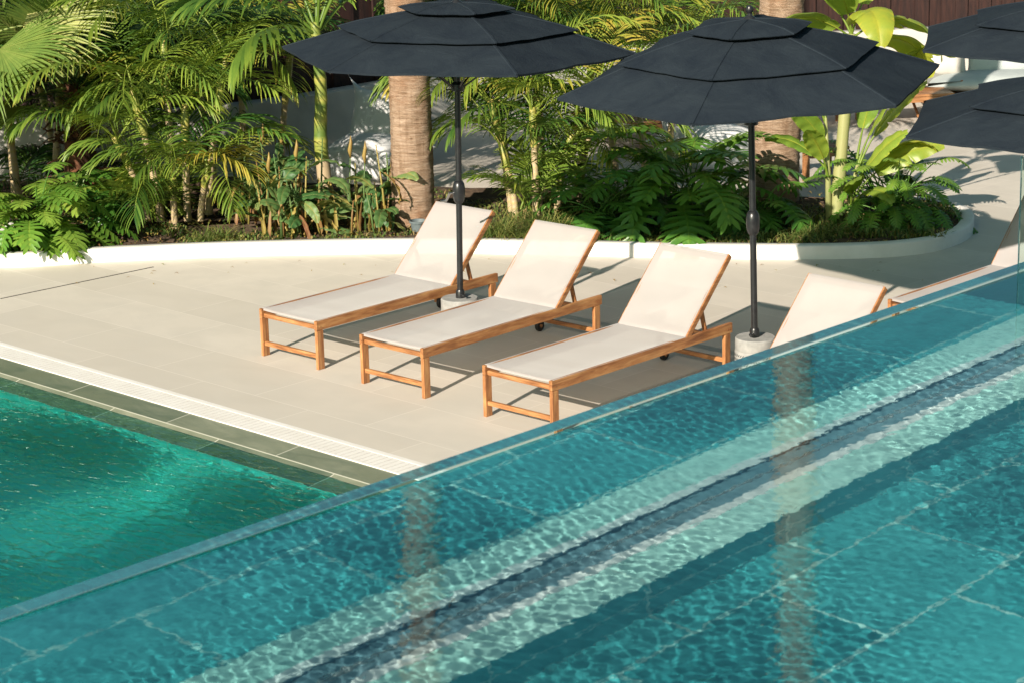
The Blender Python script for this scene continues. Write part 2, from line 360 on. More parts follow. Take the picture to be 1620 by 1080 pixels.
b = MB(); b.add([(UX0, UYN, FZ), (UX1, UYN, FZ), (UX1, yl, FZ), (UX0, yl, FZ)], [(0, 1, 2, 3)])
uf = ulocal(structure(b.build('upper_pool_floor', POOL_F)))
b = MB(); b.add([(UX0, UYN, FZ), (UX1, UYN, FZ), (UX1, UYN, ZW+.1), (UX0, UYN, ZW+.1)], [(3, 2, 1, 0)])
b.add([(UX1, UYN, FZ), (UX1, 0, FZ), (UX1, 0, ZW), (UX1, UYN, ZW)], [(0, 1, 2, 3)]); b.add([(UX0, UYN, FZ), (UX0, 0, FZ), (UX0, 0, ZW), (UX0, UYN, ZW)], [(3, 2, 1, 0)])
uw = ulocal(structure(b.build('upper_pool_wall', POOL_R)))
b = MB(); b.box(UX0-.3, UX1+.3, yl+.004, -.002, -.3, LZ-.0225); b.box(UX0-.3, UX1+.3, UYN-3.5, UYN-.01, -.3, ZW+.1)
ulocal(structure(b.build('upper_pool_base', PLASTER)))
for o in (cop, lw, lf, lg, wl, sl, rs, uf, uw): o.cycles.is_caustics_receiver = True

# glass screen that starts at the wall's right end
b = MB(); b.box(0, 1.6, -.008, .008, -.35, .62, ch=.003)
gs = tag(b.build('glass_screen', glass_mat('screen_glass', (.86, .95, .92), 1.45)), 'upright clear glass screen with pale green edge at far right of raised pool', 'glass screen')
gs.location = UO + Vector((math.cos(UA)*5.62+math.sin(UA)*.2, math.sin(UA)*5.62-math.cos(UA)*.2, ZW)); gs.rotation_euler = (0, 0, UA-R(90))

# ------------------------------------------------------------------ planting bed and its kerb
KERB = [(-4.9, 22.2), (-4.98, 21.3), (-4.86, 20.9), (-4.62, 20.76), (-4.3, 20.78), (-3.84, 20.87), (-3.27, 20.93), (-2.39, 20.97), (-1.21, 20.94), (-.33, 20.84), (.54, 20.66),
        (1.2, 20.51), (1.9, 20.38), (2.64, 20.27), (3.2, 20.25), (3.6, 20.32), (3.93, 20.5), (4.24, 20.89), (4.4, 21.37), (4.42, 21.8), (4.25, 22.2), (3.8, 22.5), (3.0, 22.75), (2.0, 23.0), (.8, 23.3), (-.6, 23.7), (-2.0, 24.1), (-3.4, 24.45)]
def spline(P, k=6):
    P = [Vector((*p, 0)) for p in P]; out = []
    for i in range(len(P)-1):
        a, b_, c, d = P[max(i-1, 0)], P[i], P[i+1], P[min(i+2, len(P)-1)]
        for j in range(k):
            t = j/k; out.append(.5*((2*b_)+(c-a)*t+(2*a-5*b_+4*c-d)*t*t+(3*b_-a-3*c+d)*t**3))
    out.append(P[-1]); return out
ks = spline(KERB)
def kerb_mesh(path, wd, h, c=.015):
    b = MB(); rows = []
    for i, p in enumerate(path):
        t = (path[min(i+1, len(path)-1)]-path[max(i-1, 0)]).normalized(); nn = Vector((-t.y, t.x, 0))
        rows.append([p+Vector((0, 0, -.05)), p+Vector((0, 0, h-c)), p+nn*c*.35+Vector((0, 0, h-c*.35)), p+nn*c+Vector((0, 0, h)), p+nn*(wd-c)+Vector((0, 0, h)), p+nn*wd+Vector((0, 0, h-c)), p+nn*wd+Vector((0, 0, -.05))])
    b.grid(rows, flip=True); return b
tag(kerb_mesh(ks[:118], .13, .125).build('planter_kerb', PLASTER, smooth=True, sharp=R(50)), 'low curved white plaster kerb around the planting bed', 'kerb')
b = MB(); bed = [p for p in ks] + [Vector((-2.4, 24.6, 0)), Vector((-6.5, 24.7, 0)), Vector((-6.5, 22.2, 0))]
cen = Vector((0, 22, .10)); nb = 22
ins = [Vector((p.x+(cen.x-p.x)*.02, p.y+(.13 if p.y < 21.5 and p.x < 3.9 else -.05), .075)) for p in bed]
rows = []
for k in range(nb+1):
    rows.append([Vector((p.x+(cen.x-p.x)*0, p.y+(cen.y-p.y)*k/nb, .075+.04*math.sin(p.x*3.1+k)*math.sin(k*.9+p.x*1.7)*(k > 0))) if abs(p.x) < 9 else p for p in ins])
b.grid(rows); structure(b.build('soil', SOIL, smooth=True))

# ------------------------------------------------------------------ low wall and timber fence behind
WALLP = [(-9.5, 24.5), (-5.5, 24.85), (-4.2, 24.9), (-2.9, 25.3), (-1.6, 26.4), (-.4, 27.7), (1.2, 28.9), (3.2, 29.7), (6.0, 30.2), (11.0, 30.5)]
wsp = spline(WALLP, 5)
tag(kerb_mesh(wsp, .22, .74, .02).build('garden_wall', rough_mat('shade_toned_plaster', (.42, .40, .37), (.54, .52, .48), 2.2, .9, .25, .004), smooth=True, sharp=R(50)), 'low curved white garden wall behind the palms and bean bags', 'wall')  # plaster colour darkened to stand for the shade on this wall
FENCE = rough_mat('dark_red_brown_board', (.016, .0065, .006), (.042, .016, .012), 3, .7, .3, .004, (8, 8, 1))
ft = thing('timber_fence', 'tall dark red brown timber board fence along the back of the garden', 'fence')
bb = MB()
acc = 0.0
for i in range(len(wsp)-1):
    a, c = wsp[i], wsp[i+1]; t = (c-a).normalized(); nn = Vector((-t.y, t.x, 0)); ln = (c-a).length
    k = max(1, round(ln/.17))
    for j in range(k):
        p = a+(c-a)*(j/k)+nn*(.36+.030*((i+j) % 2)); ang = math.atan2(t.y, t.x)
        M = Matrix.Translation(p) @ Matrix.Rotation(ang, 4, 'Z')
        bb.box(-.004, ln/k+.004, 0, .025, -.05, 2.6+.01*random.random(), tint=random.random(), M=M)
    if i % 3 == 0:
        M = Matrix.Translation(a+nn*.42) @ Matrix.Rotation(math.atan2(t.y, t.x), 4, 'Z'); bp = MB(); bp.box(-.05, .05, 0, .1, -.05, 2.7, M=M); bp.build('post', FENCE, ft)
bb.build('board_panel', FENCE, ft)

# ------------------------------------------------------------------ sun loungers
LL, LW, LH, HP, BL, BA = 2.0, .6666, .3786, 1.4635, .7264, R(46.2)
def make_lounger():
    t = thing('sun_lounger', '', 'sun lounger')
    hw = LW/2
    for s in (1, -1):
        b = MB(); y0, y1 = sorted((s*hw, s*(hw-.03)))
        b.box(.0, LL, y0, y1, LH-.075, LH, ch=.004)
        for xx in (.035, LL-.06, LL-.035): b.tube([(xx, s*(hw-.004), LH-.045), (xx, s*(hw+.0025), LH-.045)], .006, 8)
        b.build('side_rail', WOOD_X, t)
        b = MB(); b.box(0.002, .066, y0+.0015*s, y1+.0015*s, 0, LH-.0765, ch=.004); b.build('leg', WOOD_Z, t)
    # rear legs: a plain one on the right, a shorter one with a wheel on the left
    b = MB(); b.box(LL-.09, LL-.026, -hw-.0015, -hw+.0285, 0, LH-.0765, ch=.004); b.build('leg', WOOD_Z, t)
    b = MB(); b.box(LL-.09, LL-.026, hw-.0285, hw+.0015, .05, LH-.0765, ch=.004); b.build('leg', WOOD_Z, t)
    wb = MB(); prof = [(.012, -.015), (.042, -.015), (.046, -.010), (.046, .010), (.042, .015), (.012, .015)]
    wb.lathe(prof, 20); M = Matrix.Translation((LL-.058, hw-.05, .046)) @ Matrix.Rotation(R(90), 4, 'X')
    wb.v = [tuple(M @ Vector(p)) for p in wb.v]; wh = wb.build('wheel', RUBBER, t, True, R(40))
    hb = MB(); hb.lathe([(.003, -.022), (.014, -.022), (.014, .022), (.003, .022)], 12); hb.v = [tuple(M @ Vector(p)) for p in hb.v]; hb.build('hub', WOOD_Y, wh)
    for x0, z0, nm in ((.012, .085, 'stretcher'), (LL-.075, .085, 'stretcher'), (.018, LH-.072, 'end_rail')):
        b = MB(); yy = hw-.031
        b.box(x0, x0+.03, -yy, yy, z0, z0+.034, ch=.006); b.build(nm, WOOD_Y, t)
    b = MB(); b.box(1.715, 1.745, -(hw-.031), hw-.031, LH-.06, LH-.022, ch=.004); b.build('support_bar', WOOD_Y, t)
    # seat sling: a cloth that dips between the rails
    b = MB(); rows = []
    for i in range(41):
        x = .022+(HP-.022)*i/40; row = []
        for j in range(17):
            v = j/16*2-1; e = 1-v**4
            z = LH+.0015-.022*e*min(1, .35+i/12)*(1 if i < 34 else max(0, (40-i)/7)) + .0022*math.sin(i*1.05+v*.8)*e*math.exp(-((i-9)/6)**2)+.0015*math.sin(i*.55+v)*e
            row.append((x, v*(hw-.004), z))
        rows.append(row)
    for r0 in (.0,):
        pass
    rows = [[(p[0]-.004, p[1], p[2]-.012) for p in rows[0]]]+rows
    b.grid(rows, flip=False); b.build('seat_sling', SLING, t, True)
    # backrest
    ca, sa = math.cos(BA), math.sin(BA); MBk = Matrix.Translation((HP, 0, LH+.004)) @ Matrix.Rotation(-BA, 4, 'Y')
    bk = MB()
    for s in (1, -1):
        b = MB(); y0, y1 = sorted((s*(hw-.002), s*(hw-.032))); b.box(-.0, BL, y0, y1, -.042, .002, ch=.005, M=MBk); b.build('backrest_rail', WOOD_X, t)
        b = MB(); p = MBk @ Vector((.27, s*(hw-.042), -.03)); q = Vector((1.73, s*(hw-.044), LH-.03))
        d = (q-p); M = Matrix.Translation(p) @ d.to_track_quat('X', 'Y').to_matrix().to_4x4()
        b.box(0, d.length, -.009, .009, -.017, .017, ch=.003, M=M); b.build('prop_strut', WOOD_X, t)
    b = MB(); b.box(BL-.045, BL-.012, -(hw-.032), hw-.032, -.04, -.008, ch=.005, M=MBk); b.build('backrest_top_bar', WOOD_Y, t)
    rows = []
    for i in range(29):
        x = -.030+(BL+.025)*i/28; row = []
        for j in range(17):
            v = j/16*2-1; e = 1-v**4
            z = .004-.014*e*math.sin(math.pi*min(1, .15+.85*i/28))*min(1, i/6)-(.012 if i == 0 else 0)+.0015*math.sin(i*.8+v*1.3)*e
            row.append(MBk @ Vector((x, v*(hw-.012), z)))
        rows.append(row)
    rows.append([MBk @ Vector((BL+.006, (j/8-1)*(hw-.03), -.012)) for j in range(17)])
    b = MB(); b.grid(rows); b.build('backrest_sling', SLING, t, True)
    return t
LABELS = ['cream sling sun lounger farthest left, the black parasol pole rising beside its right rail',
          'cream sling sun lounger second from the left, between the two parasol bases',
          'third cream sling sun lounger from the left, nearest one shown nearly whole',
          'cream lounger right of the middle parasol, only its backrest showing above the pool wall',
          'cream lounger at far right edge with half shaded backrest, cut by the pool wall']
SPOTS = [(-1.723, 17.223, .8085), (-.891, 16.370, .8210), (.0252, 15.438, .8085), (.9705, 14.352, .7884), (3.1402, 17.017, .8051)]
proto = make_lounger()
for i, (x, y, a) in enumerate(SPOTS):
    o = proto if i == 0 else copy_tree(proto)
    o.location = (x, y, 0); o.rotation_euler = (0, 0, a); tag(o, LABELS[i], 'sun lounger', 'sun loungers on the deck')

# ------------------------------------------------------------------ parasols
def make_parasol(crank, lean=Matrix(), ZR=2.22):
    t = thing('parasol', '', 'parasol')
    RC, ZT = 1.40, 2.66
    b = MB(); b.tube([(0, 0, .335), (0, 0, ZT)], .024, 16); b.build('pole', BLACK_METAL, t, True, R(40))
    b = MB(); b.lathe([(.026, .33), (.036, .33), (.036, .385), (.030, .40), (.026, .40)], 16)
    b.tube([(.03, 0, .365), (.085, -.0, .372)], .007, 8); b.lathe([(.004, -.01), (.016, -.006), (.016, .006), (.004, .01)], 10, c=(.09, 0, .372)); b.build('pole_sleeve', BLACK_METAL, t, True, R(40))
    ch = MB(); ch.lathe([(.025, 1.10), (.038, 1.115), (.048, 1.15), (.050, 1.22), (.044, 1.255), (.032, 1.275), (.025, 1.28)], 18); co = ch.build('crank_housing', BLACK_METAL, t, True, R(40))
    if crank:
        b = MB(); b.tube([(0, -.048, 1.185), (0, -.075, 1.185)], .009, 8); b.tube([(.002, -.075, 1.19), (-.085, -.08, 1.105)], [.011, .009], 8); b.tube([(-.08, -.075, 1.11), (-.08, -.125, 1.11)], .011, 8); b.build('crank_handle', STEEL, co, True, R(40))
    b = MB(); b.lathe([(.02, ZT-.02), (.06, ZT-.012), (.05, ZT+.012), (.022, ZT+.03), (.014, ZT+.045), (.026, ZT+.06), (.03, ZT+.075), (.022, ZT+.095), (.006, ZT+.102)], 18); b.build('finial', BLACK_METAL, t, True, R(40))
    K = Matrix.Translation((0, 0, 1.9)) @ lean @ Matrix.Translation((0, 0, -1.9))
    def lean_part(o): o.data.transform(K); return o
    def zr(r): return ZT-(ZT-ZR)*(r/RC)**1.22
    tiers = [(.03, .46, .062), (.30, .95, .036), (.78, RC, 0.0)]
    for k, (r0, r1, dz) in enumerate(tiers):
        rows = []; nr, na = 9, 10
        for i in range(nr+1):
            r = r0+(r1-r0)*i/nr; row = []
            for s in range(6):
                for j in range(na):
                    f = j/na; a0, a1 = s*math.pi/3, (s+1)*math.pi/3
                    p = Vector((math.cos(a0), math.sin(a0), 0)).lerp(Vector((math.cos(a1), math.sin(a1), 0)), f)*r
                    sag = math.sin(math.pi*f)
                    edge = (i/nr)**3
                    p *= 1-.008*sag*edge
                    z = zr(r)+dz*min(1, .25+i/nr)-.010*sag*(r/RC)+(.004*math.sin(s*2.3+f*9+r*7)+.004*math.sin(s*4.1+f*17-r*11+k))*sag*(r/RC)+.004*math.cos(math.pi*2*f)**8*(r/RC) 
                    p.z = z; row.append(p)
            row.append(row[0].copy()); rows.append(row)
        b = MB(); b.grid(rows)
        last = rows[-1]; hem = .016 if k == 2 else .006; b.grid([last, [p+Vector((0, 0, -hem))-Vector((p.x, p.y, 0)).normalized()*.004 for p in last]])
        for s in range(6):                      # stitched seam tape along each ridge
            c0 = [r_[s*na] for r_ in rows]; a = s*math.pi/3; tn = Vector((-math.sin(a), math.cos(a), 0))
            b.grid([[p-tn*.013+Vector((0, 0, -.003)), p-tn*.008+Vector((0, 0, .004)), p+tn*.008+Vector((0, 0, .004)), p+tn*.013+Vector((0, 0, -.003))] for p in c0])
        lean_part(b.build('canopy_tier', CANVAS, t, True, R(28)))
    for s in range(6):
        a = s*math.pi/3; d = Vector((math.cos(a), math.sin(a), 0))
        b = MB(); b.tube([d*.04+Vector((0, 0, ZT-.03))]+[d*r+Vector((0, 0, zr(r)-.016)) for r in (.35, .7, 1.05, RC-.01)], .008, 6); rb = lean_part(b.build('rib', BLACK_METAL, t))
        b = MB(); b.tube([d*.05+Vector((0, 0, ZR-.28)), d*.68+Vector((0, 0, zr(.68)-.026))], .007, 6); lean_part(b.build('strut', BLACK_METAL, rb))
    b = MB(); b.lathe([(.025, ZR-.32), (.05, ZR-.31), (.052, ZR-.26), (.03, ZR-.24), (.025, ZR-.24)], 16); b.build('runner', BLACK_METAL, t, True, R(40))
    return t
PLAB = ['black three tier parasol on the left, standing between the first two loungers',
        'black three tier parasol in the middle, its near rim dipping over the philodendron',
        'black parasol cut by the right edge, the nearer and lower of the two there',
        'black parasol at the top right corner, partly hidden behind another canopy']
PSP = [(-.408, 17.82, R(19), R(-1.0), True), (1.79, 16.40, R(-22), R(1.0), False), (3.82, 14.75, R(-15), R(.6), False), (4.48, 17.9, R(-12), R(-.5), False)]
BLAB = ['round grey concrete parasol base between the first two loungers', 'round grey perforated concrete parasol base beside the third lounger, mostly in sun',
        'round grey parasol base hidden behind the pool wall at right', 'round grey parasol base right of the far lounger']
pa, pb = make_parasol(True, ZR=2.30), make_parasol(False, Matrix.Rotation(R(2.6), 4, Vector((0, 1, 0))))
def make_base():
    t = thing('concrete_stand', '', 'parasol base')
    b = MB(); b.lathe([(.05, 0), (.148, 0), (.152, .01), (.152, .235), (.147, .245), (.1495, .25), (.1495, .325), (.142, .335), (.03, .335)], 40, cap=False); b.build('body', CONCRETE, t, True, R(35))
    b = MB()
    for r in range(7):
        for k in range(44):
            a = 2*math.pi*(k+.5*(r % 2))/44; z = .03+r*.031
            M = Matrix.Rotation(a, 4, 'Z') @ Matrix.Translation((.1515, 0, z)) @ Matrix.Rotation(R(40 if r % 2 else -40), 4, 'X')
            b.box(0, .0022, -.0032, .0032, -.011, .011, M=M)
    b.build('perforation', rough_mat('dark_holes', (.05, .05, .05), (.09, .09, .085), 8, .9, 0), t)
    return t
pbase = make_base()
for i, (x, y, rz, tilt, cr) in enumerate(PSP):
    o = pa if i == 0 else (pb if i == 1 else copy_tree(pa))
    o.location = (x, y, 0)
    o.rotation_euler = (Matrix.Rotation(-tilt, 3, 'Y') @ Matrix.Rotation(R(-90)+rz, 3, 'Z')).to_euler()
    if i == 2: o.location = (3.95, 15.1, 0); o.scale = (1, 1, .915)
    if i == 3: o.scale = (1, 1, .975)
    tag(o, PLAB[i], 'parasol', 'black three tier parasols')
    q = pbase if i == 0 else copy_tree(pbase)
    q.location = (x, y, 0); q.rotation_euler = (0, 0, i*.4); tag(q, BLAB[i], 'parasol base', 'parasol bases')

# ------------------------------------------------------------------ plants
UPV = Vector((0, 0, 1))
def hdir(yaw): return Vector((math.cos(yaw), math.sin(yaw), 0))
def strip(b, pts, widths, wdir, tint, fold=0.0, nrm=None):
    """a blade: centre line pts, half widths, width direction(s)"""
    V = []; T = []
    k = len(pts)
    for i, p in enumerate(pts):
        wd = wdir[i] if isinstance(wdir, list) else wdir
        h = widths[i]
        off = (nrm*fold*h if nrm is not None else Vector((0, 0, 0)))
        V += [p-wd*h+off, p, p+wd*h+off] if fold else [p-wd*h, p+wd*h]
        tv_ = tint[i] if hasattr(tint, '__len__') else tint
        T += [tv_]*(3 if fold else 2)
    c = 3 if fold else 2
    F = [(i*c+j, i*c+j+1, (i+1)*c+j+1, (i+1)*c+j) for i in range(k-1) for j in range(c-1)]
    b.add(V, F, T)
def arc_path(base, yaw, elev, length, arch, n=12, power=1.4):
    p = Vector(base); out = [p.copy()]; d = hdir(yaw); dirs = []
    for i in range(n):
        e = elev-arch*((i+.5)/n)**power
        v = d*math.cos(e)+UPV*math.sin(e); dirs.append(v); p = p+v*(length/n); out.append(p.copy())
    dirs.append(dirs[-1]); return out, dirs
def frond(b, base, yaw, elev, length, arch, nl=26, ll=.34, wd=.013, vee=.35, droop=.5, tint=.5, bare=.22, rtint=.72, seed=0, roll=0.0, stalk=.011):
    rnd = random.Random(seed*7919+13)
    P, D = arc_path(base, yaw, elev, length, arch, 16)
    b.tube(P, [stalk*(1-.8*i/16) for i in range(17)], 5, rtint, cap=False)
    side0 = UPV.cross(hdir(yaw)).normalized()
    for sgn in (1, -1):
        for k in range(nl):
            t = bare+(1-bare)*(k+.5*rnd.random())/nl; x = t*16; i = min(int(x), 15); fr = x-i
            p = P[i].lerp(P[i+1], fr); T = D[i]
            nrm = side0.cross(T)*-1
            if nrm.z < 0 and abs(roll) < .01: nrm = -nrm
            side = (side0*math.cos(roll)+nrm*math.sin(roll))
            u = (t-bare)/(1-bare)
            l = ll*(.55+.65*math.sin(math.pi*min(1, .12+.8*u)))*(1-.35*u**3)*rnd.uniform(.86, 1.08)
            fw = .35+.75*u+rnd.uniform(-.08, .08)
            v = (side*sgn*math.cos(fw)+T*math.sin(fw)+nrm*(vee+rnd.uniform(-.12, .12))).normalized()
            pts = [p]; q = p.copy(); n = 5; ld = droop*rnd.uniform(.7, 1.3)
            for j in range(n):
                v = (v+Vector((0, 0, -ld*.16*(j+.4)))).normalized(); q = q+v*(l/n); pts.append(q.copy())
            wv = (T-v*T.dot(v)); wv = wv.normalized() if wv.length > 1e-3 else side
            tv_ = tint+rnd.uniform(-.13, .13)
            tips = [tv_, tv_, tv_, tv_+.03, tv_+.10, tv_+.22]
            strip(b, pts, [wd*.35, wd*.9, wd, wd*.85, wd*.5, .0012], wv, tips)

CANE = leaf_mat('palm_cane', [(.10, .16, .03), (.28, .30, .06), (.44, .36, .10), (.46, .36, .22), (.34, .26, .17)], .02, .45)
def cane(b, base, lean, yaw, h, r0, r1, crown=.35, rings=18):
    """bamboo like palm stem with raised leaf scars; returns its top and direction"""
    d = hdir(yaw); P = []; rad = []; tt = []
    n = rings*3
    for i in range(n+1):
        t = i/n; P.append(Vector(base)+d*(lean*h*t**1.5)+UPV*(h*t))
        rr = r0+(r1-r0)*t; ring = 1.10 if i % 3 == 0 else 1.0
        if t > 1-crown: rr *= 1+.55*math.sin(math.pi*min(1, (t-1+crown)/crown*.8+.1)); ring = 1
        rad.append(rr*ring); tt.append(.78-.15*(i % 3 == 0) if t < 1-crown else .30+.15*math.sin(t*40))
    b.tube(P, rad, 9, tt); return P[-1], (P[-1]-P[-2]).normalized()

def areca(name, label, loc, stems, seed, spread=(1.1, 1.5), tint=.52, extra=0, group=None, face=None, nl=30, ll=.42):
    """stems: (dx, dy, yaw, lean, height, number of fronds)"""
    rnd = random.Random(seed); t = thing(name, label, 'palm', loc, 0, group)
    cr = MB(); k = 0
    for dx, dy, yaw, lean, h, nf in stems:
        s = MB(); top, dr = cane(s, (dx, dy, -.05), lean, yaw, h+.05, .038*(.8+.2*h), .026, rings=int(8+h*9)); s.build('stem', CANE, t, True)
        for j in range(nf):
            k += 1; ya = yaw+j*2.4+rnd.uniform(-.35, .35); el = rnd.uniform(.55, 1.25)
            base = top-dr*rnd.uniform(0, .12)
            frond(cr, base, ya, el, rnd.uniform(*spread), rnd.uniform(1.2, 2.1), nl, ll*rnd.uniform(.85, 1.1), .0115, .30, .6, (tint+rnd.uniform(-.26, .24) if rnd.random() > .04 else .9), .2, .74, seed*100+k)
    for j in range(extra):
        k += 1; ya = rnd.uniform(0, 6.28)
        frond(cr, (rnd.uniform(-.15, .15), rnd.uniform(-.15, .15), .05), ya, rnd.uniform(.8, 1.35), rnd.uniform(.6, 1.1), rnd.uniform(1.0, 1.9), nl-4, ll*.8, .011, .3, .5, tint+rnd.uniform(-.15, .15), .25, .66, seed*100+k)
    cr.build('crown', LEAF_ARECA, t, True); return t

GP = 'clustered cane palms in the planting bed'
areca('cane_palm', 'tall feathery yellow green cane palm clump left of the green ringed palm', (-3.30, 22.1, .1),
      [(-.10, .05, R(165), .16, 1.30, 7), (.14, .18, R(60), .06, 1.12, 7), (.05, -.08, R(-80), .18, .50, 6), (.28, .05, R(-25), .22, .55, 6), (.0, .32, R(100), .10, 1.75, 7), (-.25, .15, R(200), .30, .85, 5), (.32, .4, R(30), .18, 1.55, 7)], 3, (1.0, 1.45), .52, 10, GP)
areca('cane_palm', 'feathery yellow green cane palm clump just right of the thick left trunk', (.25, 22.05, .1),
      [(.02, .0, R(110), .04, 1.05, 7), (-.18, .05, R(150), .20, .70, 6), (.22, .12, R(20), .22, .75, 7), (.05, .3, R(80), .06, 1.35, 7), (.42, .30, R(10), .22, 1.15, 7), (-.22, .28, R(190), .16, 1.10, 6), (.35, -.02, R(-30), .3, .45, 5)], 5, (1.0, 1.4), .50, 10, GP)
areca('cane_palm', 'broad leaved light green cane palm showing above and between the two full parasols', (1.45, 23.9, .0),
      [(.0, .0, R(170), .10, 1.30, 8), (.25, .2, R(20), .10, 1.5, 7), (-.3, .2, R(170), .15, 1.55, 7)], 8, (1.2, 1.6), .56, 2, GP, ll=.5)
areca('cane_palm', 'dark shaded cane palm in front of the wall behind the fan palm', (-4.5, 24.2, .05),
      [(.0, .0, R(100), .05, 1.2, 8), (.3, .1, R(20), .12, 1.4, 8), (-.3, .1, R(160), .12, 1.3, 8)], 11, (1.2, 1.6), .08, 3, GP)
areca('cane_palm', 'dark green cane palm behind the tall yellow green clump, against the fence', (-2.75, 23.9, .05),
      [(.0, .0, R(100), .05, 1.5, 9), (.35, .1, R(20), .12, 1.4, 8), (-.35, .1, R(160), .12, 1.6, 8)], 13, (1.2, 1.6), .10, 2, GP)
areca('cane_palm', 'green cane palm behind the left parasol canopy, right of the thick left trunk', (.35, 23.6, .05),
      [(.0, .0, R(90), .05, 1.45, 9), (.4, .1, R(10), .12, 1.4, 8), (-.35, .1, R(170), .1, 1.5, 7)], 17, (1.2, 1.6), .42, 2, GP)

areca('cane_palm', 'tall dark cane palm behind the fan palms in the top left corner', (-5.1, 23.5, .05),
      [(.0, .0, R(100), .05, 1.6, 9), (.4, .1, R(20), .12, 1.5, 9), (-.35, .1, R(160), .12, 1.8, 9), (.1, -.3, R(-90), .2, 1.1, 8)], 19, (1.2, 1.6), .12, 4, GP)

areca('cane_palm', 'unseen cane palm added beyond the left edge to shade the garden wall', (-6.25, 22.3, .05),
      [(.0, .0, R(100), .05, 1.3, 9), (.35, .15, R(20), .1, 1.1, 9), (-.3, .1, R(160), .12, 1.2, 9), (.1, -.3, R(-90), .2, .8, 8), (.2, .5, R(70), .1, 1.3, 9)], 29, (1.1, 1.4), .4, 10, GP)  # unseen palm, added so that its shadow falls on the garden wall
# green ringed palm with a broad crown
t = thing('crownshaft_palm', 'young palm with smooth green ringed stem and broad upright fronds left of the parasol', 'palm', (-1.80, 22.25, .1))
b = MB(); P = [Vector((.012*math.sin(i*.3), 0, -.05+i*.05)) for i in range(40)]
b.tube(P, [.075+.012*math.exp(-i/5)+(.004 if i % 4 == 0 else 0)-.0006*i for i in range(40)], 14, [.82 if i < 13 else (.10+.10*math.sin(i) if i % 4 else .36) for i in range(40)]); b.build('stem', CANE, t, True)
b = MB(); rnd = random.Random(4)
for j, (ya, el, ln, ar) in enumerate([(R(172), 1.05, 1.5, .9), (R(200), .80, 1.4, 1.3), (R(-20), 1.15, 1.6, .8), (R(15), .9, 1.5, 1.2), (R(90), 1.3, 1.7, .7), (R(-70), 1.25, 1.5, .6), (R(140), 1.2, 1.7, .9), (R(225), .45, 1.2, 1.5), (R(40), 1.2, 1.6, .8)]):
    frond(b, (0, 0, 1.78), ya, el, ln, ar, 26, .62, .022, .15, .45, .42+rnd.uniform(-.1, .14), .24, .5, 900+j, stalk=.02)
b.build('crown', LEAF_ARECA, t, True)

# thick palm trunks
def trunk_mat():
    q, nt, b = new_mat('fibrous_trunk')
    v = coords(nt, (5, 5, 42)); f = noise(nt, v, 1.0, 12, .78, .9); g = noise(nt, coords(nt, (14, 14, 1.3)), 1.0, 4, .6, .4); h = noise(nt, coords(nt), 1.6, 4)
    c = ramp(nt, f, [(.30, (.10, .06, .038)), (.45, (.33, .225, .15)), (.64, (.50, .375, .285))])
    c = mixc(nt, .55, c, ramp(nt, g, [(.32, (.45, .36, .28)), (.55, (1, 1, 1))]), 'MULTIPLY')
    c = mixc(nt, ramp(nt, h, [(.5, (0, 0, 0)), (.68, (.6, .6, .6))]), c, (.28, .13, .06))
    L(nt, c, b.inputs['Base Color']); b.inputs['Roughness'].default_value = .9; b.inputs['Specular IOR Level'].default_value = .15
    bump(nt, f, 1.0, .03, b); return q
TRUNK = trunk_mat(); FIBRE = rough_mat('trunk_fibre', (.14, .085, .045), (.28, .19, .12), 8, .95, 0)
def palm_trunk(label, loc, r0, r1, h, lean, seed, crown_seed):
    t = thing('palm_tree', label, 'palm tree', loc); rnd = random.Random(seed)
    b = MB(); rows = []; n, m_ = 44, int(h/.03)
    nz = [rnd.uniform(-1, 1) for _ in range(m_+1)]
    for i in range(m_+1):
        z = -.06+h*i/m_; rr = r1+(r0-r1)*math.exp(-z/.9)+.002*nz[i]+.003*(i % 2 == 0)
        cx = lean[0]*z+.02*math.sin(z*1.3); cy_ = lean[1]*z
        rows.append([Vector((cx+(rr+.006*math.sin(j*.9+nz[i]*3)*math.sin(j*.37+i*.21)+rnd.uniform(-.003, .003))*math.cos(2*math.pi*j/n), cy_+(rr+.006*math.sin(j*.9+nz[i]*3))*math.sin(2*math.pi*j/n), z)) for j in range(n)])
        rows[-1].append(rows[-1][0])
    b.grid(rows); tr = b.build('trunk', TRUNK, t, True)
    b = MB()
    for k in range(2600):
        z = rnd.uniform(0, min(h, 3.4)); a = rnd.uniform(0, 6.28); rr = r1+(r0-r1)*math.exp(-z/.9); cx = lean[0]*z+.02*math.sin(z*1.3); cy_ = lean[1]*z
        d = hdir(a); p = Vector((cx, cy_, z))+d*(rr-.004); l = rnd.uniform(.012, .04)
        q = p+(d*rnd.uniform(.3, .8)+UPV.cross(d)*rnd.uniform(-.8, .8)+UPV*rnd.uniform(-.7, .5)).normalized()*l
        s_ = UPV.cross(d)*.0016; b.add([p-s_, p+s_, q], [(0, 1, 2)])
    b.build('trunk_fibre', FIBRE, tr)
    # crown high above the picture: folded fans around the top
    b = MB()
    for k in range(26):
        fan_leaf(b, Vector((lean[0]*h, lean[1]*h, h-.1)), k*2.4, rnd.uniform(-.5, 1.2), .9, rnd.uniform(.8, 1.05), .35+rnd.uniform(-.1, .1), crown_seed+k, 26)
    b.build('crown', LEAF_FAN, t, True)
    return t
